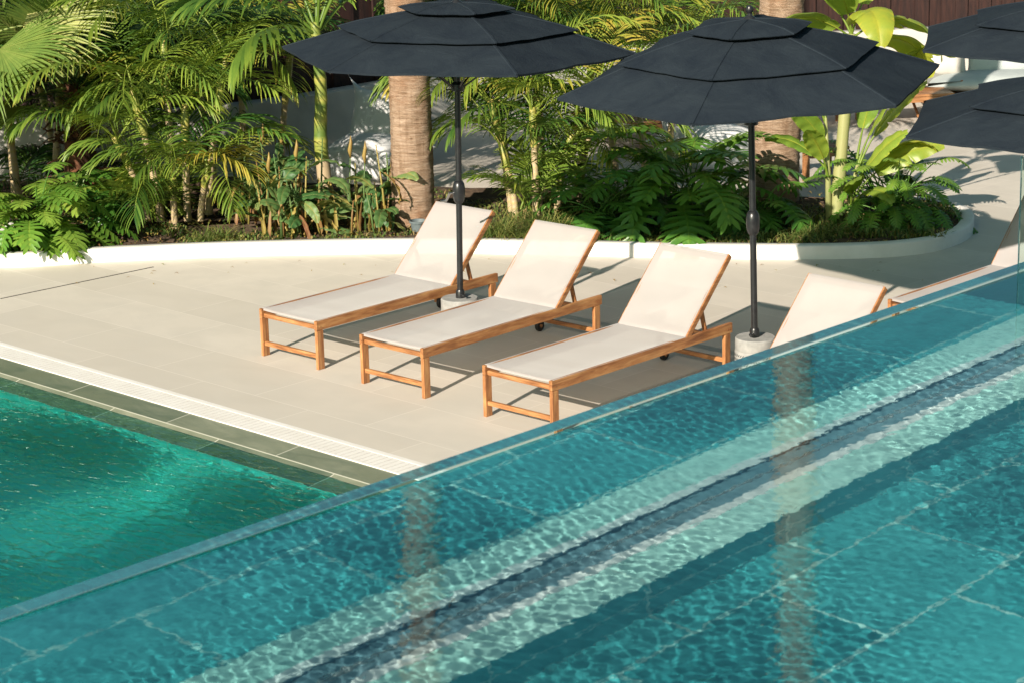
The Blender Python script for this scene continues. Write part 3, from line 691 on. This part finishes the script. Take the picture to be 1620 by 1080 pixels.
def fan_leaf(b, base, yaw, elev, stalk, rad, tint, seed, nseg=40, tilt=0.0, span=R(205), droop=.55, stalk_b=None):
    rnd = random.Random(seed)
    P, D = arc_path(base, yaw, elev, stalk, .45, 8)
    (stalk_b or b).tube(P, [.017-.008*i/8 for i in range(9)], 6, .55, cap=False)
    o = P[-1]; f = D[-1]; s = UPV.cross(hdir(yaw)).normalized(); s = (s*math.cos(tilt)+f.cross(s)*math.sin(tilt)).normalized(); nrm = f.cross(s); nrm = nrm if nrm.z > 0 else -nrm
    for k in range(nseg):
        a = -span/2+span*(k+.5)/nseg; da = span/nseg/2
        v = f*math.cos(a)+s*math.sin(a); wv = -f*math.sin(a)+s*math.cos(a)
        l = rad*(1-.22*(abs(a)/(span/2))**2)*rnd.uniform(.93, 1.05); jn = .52
        pts = []; wd = []; n = 8; q = o.copy(); vv = v.copy(); dr = droop*rnd.uniform(.6, 1.5)
        cup = .10
        for i in range(n+1):
            u = i/n; pts.append(q+nrm*(cup*abs(math.sin(a))*u*rad)); r_ = l*u
            wd.append(r_*math.tan(da)*1.02 if u <= jn else l*jn*math.tan(da)*(1-(u-jn)/(1-jn))**.7*.95+.0008)
            if u >= jn-.1: vv = (vv+Vector((0, 0, -dr*(u-jn+.12)*.8))+wv*rnd.uniform(-.05, .05)).normalized()
            q = q+vv*(l/n)
        tv_ = tint+rnd.uniform(-.05, .05)
        strip(b, pts, wd, wv, [tv_+.12*(1-i/n)**2+.28*max(0, i/n-.75)**1 for i in range(n+1)], .32*(1 if k % 2 else .7), nrm)
palm_trunk('thick brown fibrous palm trunk left of the left parasol pole', (-.92, 21.72, .1), .215, .185, 11.0, (-.006, .0), 21, 5000)
palm_trunk('thick pale palm trunk leaning slightly right behind the middle parasol', (2.62, 22.5, .1), .26, .205, 11.0, (.036, .0), 22, 5100)

# fan palm at the left
t = thing('fan_palm', 'fan palm with shaggy dark trunk and big pleated leaves at the left edge', 'fan palm', (-4.35, 23.1, .1))
b = MB(); rnd = random.Random(9)
b.tube([(0, 0, -.05), (.01, 0, .4), (.02, 0, .9), (.02, 0, 1.25)], [.17, .15, .12, .11], 14, .5); 
tk = b.build('trunk', rough_mat('dark_shaggy_bark', (.03, .012, .008), (.14, .06, .03), 9, .95, .8, .02, (1, 1, .4)), t, True)
b = MB()
for k in range(70):
    z = rnd.uniform(.1, 1.15); a = rnd.uniform(0, 6.28); d = hdir(a); p = Vector((0.015, 0, z))+d*.10
    e = rnd.uniform(.1, 1.0); q = [p, p+(d*math.cos(e)+UPV*math.sin(e))*.09, p+(d*math.cos(e*.3)+UPV*math.sin(e*.3))*.19, p+(d*.30+UPV*rnd.uniform(-.05, .13))]
    strip(b, q, [.05, .042, .03, .010], UPV.cross(d), rnd.uniform(.1, .9), .25, d)
b.build('leaf_stub', rough_mat('old_leaf_base', (.05, .016, .01), (.32, .13, .06), 5, .9, .2), tk)
for j, (ya, el, st, rd, ti, tl, sp) in enumerate([
        (R(205), .95, .75, .92, .55, .2, 200), (R(-62), .75, .60, .95, .30, .3, 190), (R(-20), .55, .7, .85, .25, -.2, 200), (R(250), .55, .8, .9, .45, .1, 200), (R(170), .8, .8, .9, .3, 0, 200),
        (R(30), .9, .8, .9, .28, 0, 200), (R(100), 1.1, .8, .9, .3, 0, 200), (R(-100), 1.15, .75, .9, .42, .25, 200), (R(140), .3, .7, .8, .2, 0, 190), (R(-40), .1, .55, .75, .35, .1, 180), (R(225), .05, .7, .8, .4, 0, 180)]):
    lf_, st_ = MB(), MB()
    fan_leaf(lf_, Vector((.02, 0, 1.2)), ya, el, st, rd, ti, 300+j, 40, tl, R(sp), .5, st_)
    q = lf_.build('leaf', LEAF_FAN, t, True); st_.build('leaf_stalk', LEAF_FAN, q, True)

# taller fan palm whose trunk stands just left of the picture
t = thing('fan_palm', 'tall fan palm reaching in from the left edge with one big pale lit leaf', 'fan palm', (-5.25, 22.5, .1))
b = MB(); b.tube([(0, 0, -.05), (.02, 0, .6), (.03, 0, 1.2), (.03, 0, 1.75)], [.17, .14, .12, .10], 14, .5); b.build('trunk', bpy.data.materials['dark_shaggy_bark'], t, True)
for j, (ya, el, st, rd, ti, tl, sp, dr) in enumerate([
        (R(-10), .55, .62, 1.0, .62, .95, 130, .3), (R(-45), .25, .55, .95, .40, .5, 170, .7), (R(25), .9, .7, 1.0, .30, -.3, 200, .5), (R(-70), -.05, .45, .9, .38, .4, 150, .9), (R(60), 1.1, .8, 1.0, .28, 0, 200, .5), (R(0), 1.15, .8, 1.0, .45, .3, 190, .5),
        (R(180), .8, .8, .9, .3, 0, 200, .5), (R(130), .7, .8, .9, .3, 0, 200, .5), (R(-130), .6, .8, .9, .45, 0, 200, .5), (R(-90), .9, .7, .95, .5, .1, 200, .5)]):
    lf_, st_ = MB(), MB()
    fan_leaf(lf_, Vector((.03, 0, 1.7)), ya, el, st, rd, ti, 400+j, 40, tl, R(sp), dr, st_)
    q = lf_.build('leaf', LEAF_FAN, t, True); st_.build('leaf_stalk', LEAF_FAN, q, True)

# lobed leaf shrubs
def lobed_leaf(b, base, yaw, elev, stalk, ln, tint, seed, arch=1.3, sb=None, lobes=8, lw=1.0):
    rnd = random.Random(seed)
    P, D = arc_path(base, yaw, elev, stalk, .5, 6, 1.2)
    (sb or b).tube(P, [.008-.003*i/6 for i in range(7)], 5, .45, cap=False)
    e0 = math.asin(max(-1, min(1, D[-1].z)))
    Q, E = arc_path(P[-1], yaw, e0-.30, ln, arch, 12, 1.1)
    s = UPV.cross(hdir(yaw)).normalized(); tw = rnd.uniform(-.3, .3)
    tv_ = tint+rnd.uniform(-.08, .08)
    def at(x):
        i = min(int(x*12), 11); fr = x*12-i; return Q[i].lerp(Q[i+1], fr), E[i]
    # web along the midrib
    for sg in (1, -1):
        rows = []
        for i in range(13):
            x = i/12; nr = E[i].cross(s); nr = nr if nr.z > 0 else -nr
            sd = (s*math.cos(tw)+nr*math.sin(tw)*sg)*sg
            wdt = ln*(.13*math.sin(math.pi*min(1, .15+.85*x))**.7+.008)*(1.1 if i % 2 else .9)*lw
            rows.append([Q[i], Q[i]+sd*wdt-nr*wdt*.15])
        b.grid(rows, [tv_+.14 if j == 0 else tv_ for _ in range(13) for j in range(2)])
        for k in range(lobes):
            x = .03+.92*(k+.3)/lobes; p, T = at(x); nr = T.cross(s); nr = nr if nr.z > 0 else -nr
            sd = (s*math.cos(tw)+nr*math.sin(tw)*sg)*sg
            ang = (-.45+1.5*x)+rnd.uniform(-.1, .1)
            v = (sd*math.cos(ang)+T*math.sin(ang)).normalized(); l = ln*lw*(.44*math.sin(math.pi*(.22+.66*x))**.8)*rnd.uniform(.9, 1.1)
            wv = (T*math.cos(ang)-sd*math.sin(ang)).normalized(); w0 = ln*.92/lobes*.40
            pts = []; q = p+v*.02*ln
            for i in range(7):
                pts.append(q.copy()); v = (v+Vector((0, 0, -.05-.03*i))*.5+wv*.02).normalized(); q = q+v*l/6
            wv2 = nr*.15
            strip(b, pts, [w0*1.2, w0*.95, w0*.92, w0*1.02, w0*.95, w0*.62, w0*.06], wv, [tv_+.03*math.sin(i) for i in range(7)], .18, nr)
def philo(name, label, loc, n, ln, seed, tint, spread=1.0, stalk=(.3, .6), el=(.25, 1.35), lw=1.0, lobes=8, front=0, group=None):
    t = thing(name, label, 'shrub', loc, 0, group); rnd = random.Random(seed); lb, sb = MB(), MB()
    for k in range(n):
        ya = k*2.39996+rnd.uniform(-.3, .3) if rnd.random() > front else R(-90)+rnd.gauss(0, .8)
        u = rnd.random(); e = el[0]+(el[1]-el[0])*u
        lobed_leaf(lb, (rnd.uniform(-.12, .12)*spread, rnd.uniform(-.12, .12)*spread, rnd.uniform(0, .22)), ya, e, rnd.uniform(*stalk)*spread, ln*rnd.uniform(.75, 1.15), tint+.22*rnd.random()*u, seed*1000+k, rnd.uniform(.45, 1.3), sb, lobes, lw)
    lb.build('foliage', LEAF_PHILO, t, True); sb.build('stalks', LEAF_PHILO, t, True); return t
GS = 'lobed leaf shrubs along the kerb'
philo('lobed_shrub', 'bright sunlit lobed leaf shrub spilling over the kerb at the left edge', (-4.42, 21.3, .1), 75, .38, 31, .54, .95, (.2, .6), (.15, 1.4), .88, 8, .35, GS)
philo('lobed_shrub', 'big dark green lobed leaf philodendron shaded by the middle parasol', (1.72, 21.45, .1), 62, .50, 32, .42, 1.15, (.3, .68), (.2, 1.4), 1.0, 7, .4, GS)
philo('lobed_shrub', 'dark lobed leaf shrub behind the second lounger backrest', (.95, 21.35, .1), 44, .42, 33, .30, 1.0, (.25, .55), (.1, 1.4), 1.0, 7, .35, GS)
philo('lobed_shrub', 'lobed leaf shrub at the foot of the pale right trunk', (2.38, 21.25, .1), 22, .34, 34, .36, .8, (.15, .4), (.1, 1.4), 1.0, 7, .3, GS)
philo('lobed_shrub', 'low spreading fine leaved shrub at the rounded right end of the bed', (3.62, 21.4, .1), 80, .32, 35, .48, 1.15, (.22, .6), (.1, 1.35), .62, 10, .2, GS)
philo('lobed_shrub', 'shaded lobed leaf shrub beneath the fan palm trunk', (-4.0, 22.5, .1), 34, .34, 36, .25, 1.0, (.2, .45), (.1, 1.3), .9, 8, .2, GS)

# paddle leaves (banana like plant, cannas)
def paddle(b, base, yaw, elev, stalk, ln, wd, tint, seed, arch=.9, sb=None, splits=.25, stem_r=.012, twist=0.0, fold=.35, dead=0):
    rnd = random.Random(seed)
    P, D = arc_path(base, yaw, elev, stalk, .22, 6, 1.3)
    (sb or b).tube(P, [stem_r*(1-.45*i/6) for i in range(7)], 6, .42, cap=False)
    e0 = math.asin(max(-1, min(1, D[-1].z))); n = 46
    Q, E = arc_path(P[-1], yaw, e0-.05, ln, arch, n, 1.5)
    (sb or b).tube(Q, [max(.0015, stem_r*.5*(1-i/n)) for i in range(n+1)], 4, .62, cap=False)
    s0 = UPV.cross(hdir(yaw)).normalized()
    for sg in (1, -1):
        wd = wd*.92; notch = [1]*(n+1); drop = [0]*(n+1)
        for i in range(n+1):
            if rnd.random() < splits*.12: notch[i] = rnd.uniform(.35, .8)
        rows = []; T = []
        for i in range(n+1):
            u = i/n; w_ = wd*(math.sin(math.pi*(u*.94+.03)**.8)**.62)*notch[i]
            nr = E[i].cross(s0); nr = nr if nr.z > 0 else -nr
            sd = (s0*math.cos(twist)+nr*math.sin(twist))*sg; nn = nr*math.cos(twist)-s0*math.sin(twist)
            row = []
            for j in range(5):
                q = j/4; row.append(Q[i]+sd*w_*q*math.cos(fold*q)+E[i]*w_*q*.30+nn*(math.sin(fold)*w_*q-.30*w_*q*q)+Vector((0, 0, -.16*w_*q*q))+nn*.006*math.sin(i*.55+sg)*q)
                T.append(tint+rnd.uniform(-.03, .03)+(.10 if q == 0 else 0)+(.30*rnd.random() if (j == 4 and rnd.random() < .35) else 0)+dead*q)
            rows.append(row)
        b.grid(rows, T)
t = thing('banana_plant', 'tall banana like plant with pale stem and big yellow green paddle leaves', 'banana plant', (3.08, 21.35, .1))
b = MB(); st = [Vector((.01*i, .004*i, -.05+i*.13)) for i in range(15)]
b.tube(st, [.068-.0018*i+.003*(i % 4 == 0) for i in range(15)], 12, [.62-.05*(i % 3) for i in range(15)])
b.tube([(-.06, -.03, -.05), (-.075, -.02, .5), (-.10, 0, 1.0)], [.035, .026, .014], 8, .5)
b.tube([(.10, -.02, -.05), (.15, -.04, .3), (.20, -.03, .55)], [.035, .026, .016], 8, .55)
b.build('stem', leaf_mat('pale_stem', [(.10, .09, .04), (.18, .22, .06), (.30, .32, .13), (.36, .32, .15), (.25, .17, .09)], .05, .4), t, True)
for j, a in enumerate([  # base, yaw, elev, stalk, length, width, tint, arch, splits, twist
        ((.14, .055, 1.72), R(200), .75, .18, .95, .22, .45, 1.7, .35, .5), ((.14, .055, 1.72), R(-35), .7, .20, .95, .24, .55, 2.0, .5, -.4), ((.14, .055, 1.76), R(-80), .95, .15, .9, .22, .60, 2.2, .45, .2),
        ((.14, .055, 1.76), R(150), 1.1, .3, 1.0, .23, .4, 1.2, .3, .3), ((.14, .055, 1.76), R(40), 1.2, .3, 1.1, .24, .45, 1.0, .35, 0), ((.14, .055, 1.68), R(10), .3, .2, .8, .2, .62, 1.8, .5, -.5), ((.14, .055, 1.78), R(-120), 1.2, .2, .9, .2, .42, 1.3, .3, .4),
        ((-.10, 0, .95), R(190), 1.25, .10, .50, .12, .42, .7, .1, .6), ((-.09, 0, .7), R(215), 1.15, .12, .55, .12, .34, .5, .1, .9), ((-.08, -.02, .5), R(170), .95, .2, .5, .085, .3, 1.0, .1, 1.0), ((-.10, 0, .98), R(100), 1.4, .06, .36, .085, .25, .4, .1, .2),
        ((.20, -.03, .50), R(12), 1.2, .35, .72, .15, .5, .5, .22, -.8), ((.22, -.04, .45), R(-12), .85, .34, .52, .12, .68, 1.5, .2, -.3), ((.17, -.04, .25), R(-5), .95, .30, .70, .15, .52, .8, .15, .9), ((.16, -.05, .2), R(-60), .7, .2, .45, .10, .45, 1.3, .2, .4), ((.2, 0, .6), R(60), 1.2, .3, .6, .13, .35, .6, .2, 0),
        ((.17, -.05, .30), R(-30), 1.2, .26, .55, .14, .5, .5, .15, .7), ((.19, -.03, .50), R(35), 1.2, .34, .66, .15, .46, .6, .15, -.6), ((.14, -.05, .15), R(-95), 1.0, .22, .50, .13, .38, .9, .1, .5), ((-.08, -.04, .45), R(235), 1.2, .2, .5, .12, .48, .6, .1, .7),
        ((.60, .2, 1.45), R(10), .5, .12, .55, .12, .5, 1.1, .3, -.5)]):
    base, ya, el, stk, ln, wd, ti, ar, sp, tw = a
    lb, sb = MB(), MB()
    if j == 20: paddle(lb, (.14, .07, 1.15), R(8), .72, .62, .55, .13, .5, 700+j, 1.2, sb, .3, .014, -.6)
    else: paddle(lb, base, ya, el, stk, ln, wd, ti, 700+j, ar, sb, sp, .014, tw, .3)
    q = lb.build('leaf', LEAF_BANANA, t, True); sb.build('leaf_stalk', LEAF_BANANA, q, True)

def cannas(label, loc, n, seed, wdx, wdy):
    t = thing('canna_clump', label, 'plant', loc, 0, 'withering canna clumps'); rnd = random.Random(seed); lb, sb = MB(), MB()
    for k in range(n):
        x, y = rnd.uniform(-wdx, wdx), rnd.uniform(-wdy, wdy); h = rnd.uniform(.25, .85); ln_ = rnd.uniform(-.12, .12)
        sb.tube([(x, y, -.05), (x+ln_*.4, y, h*.5), (x+ln_, y+.02, h)], [.012, .010, .005], 6, rnd.choice([.45, .5, .7, .9]))
        for j in range(rnd.randint(2, 5)):
            z = h*rnd.uniform(.15, .95); dry = rnd.random() < .24
            paddle(lb, (x+ln_*z/h, y, z), rnd.uniform(0, 6.28), rnd.uniform(.1, 1.2) if not dry else rnd.uniform(-1.0, .2), .05, rnd.uniform(.22, .42), rnd.uniform(.055, .10)*(.5 if dry else 1), (.18+.4*rnd.random()) if not dry else rnd.uniform(.72, 1.0), seed*100+k*7+j, rnd.uniform(.5, 1.8) if not dry else 1.2, sb, .08, .006, rnd.uniform(-.8, .8), .4 if not dry else .9)
    for k in range(2):
        x, y = rnd.uniform(-wdx, wdx), rnd.uniform(-wdy, wdy); h = rnd.uniform(.55, .85)
        sb.tube([(x, y, 0), (x, y, h*.6), (x+.02, y, h)], [.010, .008, .005], 6, .45)
        sb.tube([(x+.02, y, h-.02), (x+.015, y, h+.05), (x+.03, y, h+.13), (x+.03, y, h+.19)], [.006, .022, .016, .003], 6, .82)
    for k in range(26):
        x, y = rnd.uniform(-wdx, wdx), rnd.uniform(-wdy, wdy); a = rnd.uniform(0, 6.28); hh = rnd.uniform(.1, .4)
        p = [Vector((x, y, hh)), Vector((x, y, hh*.6))+hdir(a)*.03, Vector((x, y, hh*.2))+hdir(a)*.05, Vector((x, y, 0))+hdir(a)*.05]
        strip(lb, p, [.004, .014, .018, .003], UPV.cross(hdir(a)), rnd.uniform(.7, 1.0), .5, hdir(a))
    lb.build('foliage', LEAF_CANNA, t, True); sb.build('stalks', LEAF_CANNA, t, True)
cannas('withering broad leaved cannas at the foot of the green ringed palm', (-1.98, 21.62, .1), 17, 41, .38, .28)
cannas('withering broad leaved cannas just left of the thick left trunk', (-1.33, 21.62, .1), 13, 42, .20, .25)
cannas('dark withering cannas between the cane palm clump and the green ringed palm', (-2.35, 22.2, .1), 12, 43, .30, .25)

# small things in the bed
t = thing('plant_pot', 'small grey plastic plant pot at the foot of the thick left trunk', 'plant pot', (-.86, 21.42, .1))
b = MB(); b.lathe([(.055, -.02), (.075, .085), (.085, .087), (.086, .105), (.078, .105), (.07, .07)], 24, cap=False); b.build('pot', POT, t, True, R(40))
b = MB(); b.lathe([(.0, .07), (.073, .07)], 24, cap=False); b.build('potting_soil', SOIL, t)

def grass_tuft(label, loc, n, seed, h0, h1):
    t = thing('grass_tuft', label, 'grass tuft', loc, 0, 'grass tufts behind the kerb'); b = MB(); rnd = random.Random(seed)
    for k in range(n):
        a = rnd.uniform(0, 6.28); d = hdir(a); p = Vector((rnd.gauss(0, .10), rnd.gauss(0, .07), 0)); h = rnd.uniform(h0, h1); e = rnd.uniform(.7, 1.5); q = p.copy(); pts = [p]; 
        for i in range(6):
            e -= rnd.uniform(.12, .42); q = q+(d*math.cos(e)+UPV*math.sin(e))*(h/5); pts.append(q.copy())
        w_ = rnd.uniform(.0022, .0045); strip(b, pts, [w_, w_, w_*.95, w_*.85, w_*.7, w_*.45, .0004], UPV.cross(d), rnd.uniform(.25, .8))
    b.build('blades', LEAF_GRASS, t, True)
for i, (x, y, n, h0, h1, lb_) in enumerate([(-.10, 21.15, 420, .2, .42, 'fine leaved grass tuft right of the thick left trunk, nearest the left parasol pole'), (.38, 21.1, 520, .22, .45, 'fine leaved grass tuft at the foot of the right cane palm clump'),
        (.80, 21.05, 360, .18, .36, 'fine leaved grass tuft just left of the dark lobed shrub'), (2.75, 20.75, 300, .12, .26, 'low grass tuft in front of the banana plant stem'), (-2.75, 21.35, 260, .12, .28, 'low grass tuft in front of the tall cane palm clump')]):
    grass_tuft(lb_, (x, y, .08), n, 60+i, h0, h1)
# ground cover: countless small leaves
b = MB(); rnd = random.Random(77)
def inside(x, y):
    c = False; n = len(ins); j = n-1
    for i in range(n):
        if (ins[i].y > y) != (ins[j].y > y) and x < (ins[j].x-ins[i].x)*(y-ins[i].y)/(ins[j].y-ins[i].y)+ins[i].x: c = not c
        j = i
    return c
def gh(x, y): return .085
k = 0
while k < 15000:
    x, y = rnd.uniform(-5, 4.3), 20.35+3.0*rnd.random()**1.6
    d_ = math.sin(x*2.3+1)*math.cos(y*3.1+x)+.6*math.sin(x*5.1)*math.sin(y*4.7)
    if not inside(x, y): continue
    lush = 1.0 if x > .1 else .55
    if d_ < -.35*lush-(.0 if lush == 1 else -.25): k += 1 if rnd.random() < .3 else 0; continue
    a = rnd.uniform(0, 6.28); hh = rnd.uniform(.03, .11)*lush*(1.6 if -.2 < x < .7 and y < 21.8 else 1); d = hdir(a); p = Vector((x, y, gh(x, y)))
    q = [p, p+d*hh*.3+UPV*hh*.7, p+d*hh*.9+UPV*hh*(.9 if rnd.random() > .4 else .4)]
    wdt = rnd.uniform(.003, .011)
    strip(b, q, [wdt*.5, wdt, .001], UPV.cross(d), rnd.uniform(.15, .75) if rnd.random() > .12 else .95)
    k += 1
tag(b.build('ground_cover', LEAF_GRASS, smooth=True), kind='stuff')
b = MB()
for k in range(2600):
    x, y = rnd.uniform(-5, 4.3), 20.35+2.6*rnd.random()**1.5
    if not inside(x, y): continue
    a = rnd.uniform(0, 6.28); d = hdir(a); l = rnd.uniform(.015, .06); p = Vector((x, y, .09+rnd.uniform(0, .035)))
    strip(b, [p, p+d*l*.5+UPV*rnd.uniform(0, .02), p+d*l], [.002, l*.22, .001], UPV.cross(d), rnd.uniform(.6, 1.0), .4, UPV)
for k in range(46):
    x = rnd.uniform(-4, 3.6); y = 20.25-abs(rnd.gauss(0, .35))+(.5 if x < .2 else 0)-.05; a = rnd.uniform(0, 6.28); d = hdir(a); l = rnd.uniform(.02, .055); p = Vector((x, y, .004))
    strip(b, [p, p+d*l*.5+UPV*rnd.uniform(.002, .012), p+d*l], [.0015, l*.16, .001], UPV.cross(d), rnd.uniform(.55, 1.0), .4, UPV)
tag(b.build('leaf_litter', LEAF_CANNA, smooth=True), kind='stuff')

# ------------------------------------------------------------------ back terrace furniture
def cushion(b, sx, sy, sz, M, n=22, pinch=.18, seed=0):
    rnd = random.Random(seed); ph = [rnd.uniform(0, 6) for _ in range(4)]
    for sg in (1, -1):
        rows = []
        for i in range(n+1):
            u = -math.cos(math.pi*i/n); row = []
            for j in range(n+1):
                v = -math.cos(math.pi*j/n)
                e = max(0, (1-abs(u)**2.6)*(1-abs(v)**2.6))**.55
                x = u*sx*(1-pinch*(1-v*v)*abs(u)**2*.42); y = v*sy*(1-pinch*(1-u*u)*abs(v)**2*.42)
                wr = .02*math.sin(u*6+ph[0]+v*3)*math.sin(v*5+ph[1])+.012*math.sin(9*u*v+ph[2])
                row.append(M @ Vector((x, y, sg*sz*(e+wr*e))))
            rows.append(row)
        b.grid(rows, flip=(sg < 0))
BEAN = rough_mat('white_outdoor_fabric', (.74, .75, .75), (.80, .81, .81), 4, .85, .35, .02)
def beanbag(label, loc, rz, seed):
    t = thing('bean_bag', label, 'bean bag', loc, rz, 'white bean bags on the back terrace')
    b = MB(); cushion(b, .58, .56, .24, Matrix.Translation((0, -.05, .20)) @ Matrix.Rotation(R(4), 4, 'X'), seed=seed, pinch=.9); b.build('seat', BEAN, t, True)
    b = MB(); cushion(b, .54, .54, .27, Matrix.Translation((0, .40, .50)) @ Matrix.Rotation(R(62), 4, 'X'), seed=seed+1, pinch=1.1); b.build('backrest', BEAN, t, True)
    b = MB(); b.tube([(-.2, .30, .02), (0, .31, .015), (.2, .30, .02)], .01, 6); b.build('seam', BEAN, t, True)
beanbag('white bean bag lounger behind the cannas, left of the thick left trunk', (-1.50, 24.9, 0), R(-22), 3)
beanbag('white bean bag lounger behind the middle parasol pole, left of the pale trunk', (2.25, 25.0, 0), R(28), 7)
def slat_table(name, label, cat, loc, rz, lx, ly, h, n):
    t = thing(name, label, cat, loc, rz); b = MB(); w_ = ly/n
    for k in range(n): b.box(-lx/2, lx/2, -ly/2+k*w_+.006, -ly/2+(k+1)*w_-.006, h-.03, h, ch=.004)
    b.build('slatted_top', TEAK, t)
    for sx in (1, -1):
        for sy in (1, -1):
            b = MB(); cx, cy_ = sx*(lx/2-.06), sy*(ly/2-.05); b.box(cx-.03, cx+.03, cy_-.03, cy_+.03, 0, h-.031, ch=.004); b.build('leg', TEAK, t)
    for sy in (1, -1):
        b = MB(); y = sy*(ly/2-.03); b.box(-lx/2+.1, lx/2-.1, y-.012, y+.012, h-.10, h-.034, ch=.003); b.build('apron', TEAK, t)
slat_table('slatted_table', 'low slatted wooden table showing under the middle parasol canopy', 'table', (1.55, 26.4, 0), R(40), 1.1, 1.2, .36, 7)
slat_table('wooden_stool', 'small low wooden stool left of the banana plant stem', 'stool', (3.28, 24.1, 0), R(20), .55, .42, .34, 4)
slat_table('slatted_bench', 'long slatted wooden bench far back, left of the banana stem', 'bench', (3.55, 27.3, 0), R(0), 1.0, .55, .36, 5)
slat_table('slatted_bench', 'long slatted wooden bench far back, right of the banana stem', 'bench', (4.75, 27.4, 0), R(5), 1.1, .55, .36, 5)
t = thing('outdoor_sofa', 'low outdoor sofa with pale cushions and dark folding frame at the top right', 'sofa', (6.0, 28.0, 0), R(-3))
b = MB(); b.box(-.9, 1.1, -.4, .4, .08, .26, ch=.01); b.build('frame', TEAK, t)
b = MB(); cushion(b, 1.0, .42, .12, Matrix.Translation((.1, 0, .37)), pinch=.1, seed=2); b.build('seat_cushion', rough_mat('grey_green_fabric', (.36, .40, .40), (.44, .48, .47), 4, .9, .3, .01), t, True)
b = MB(); cushion(b, .26, .22, .13, Matrix.Translation((-.62, .12, .62)) @ Matrix.Rotation(R(74), 4, 'X'), pinch=.2, seed=5); b.build('pillow', rough_mat('beige_fabric', (.50, .47, .42), (.58, .55, .5), 4, .9, .3, .01), t, True)
b = MB(); cushion(b, .75, .2, .13, Matrix.Translation((.4, .25, .58)) @ Matrix.Rotation(R(72), 4, 'X'), pinch=.1, seed=6); b.build('back_cushion', bpy.data.materials['grey_green_fabric'], t, True)
t = thing('garden_chair', 'dark framed grey sling chair beside the sofa at the top right', 'chair', (5.15, 27.9, 0), R(15))
for sx in (-.28, .28):
    b = MB(); b.tube([(sx, -.35, 0), (sx, .1, .42), (sx, .32, .78)], .018, 8); b.tube([(sx, .30, 0), (sx, .0, .34), (sx, -.32, .42)], .018, 8); b.build('side_frame', TEAK, t)
b = MB(); b.grid([[(x, -.32, .425), (x, -.1, .38), (x, .08, .43), (x, .2, .6), (x, .32, .79)] for x in (-.28, 0, .28)]); b.build('sling_seat', rough_mat('grey_sling', (.2, .2, .18), (.27, .27, .25), 4, .9, .1), t, True)
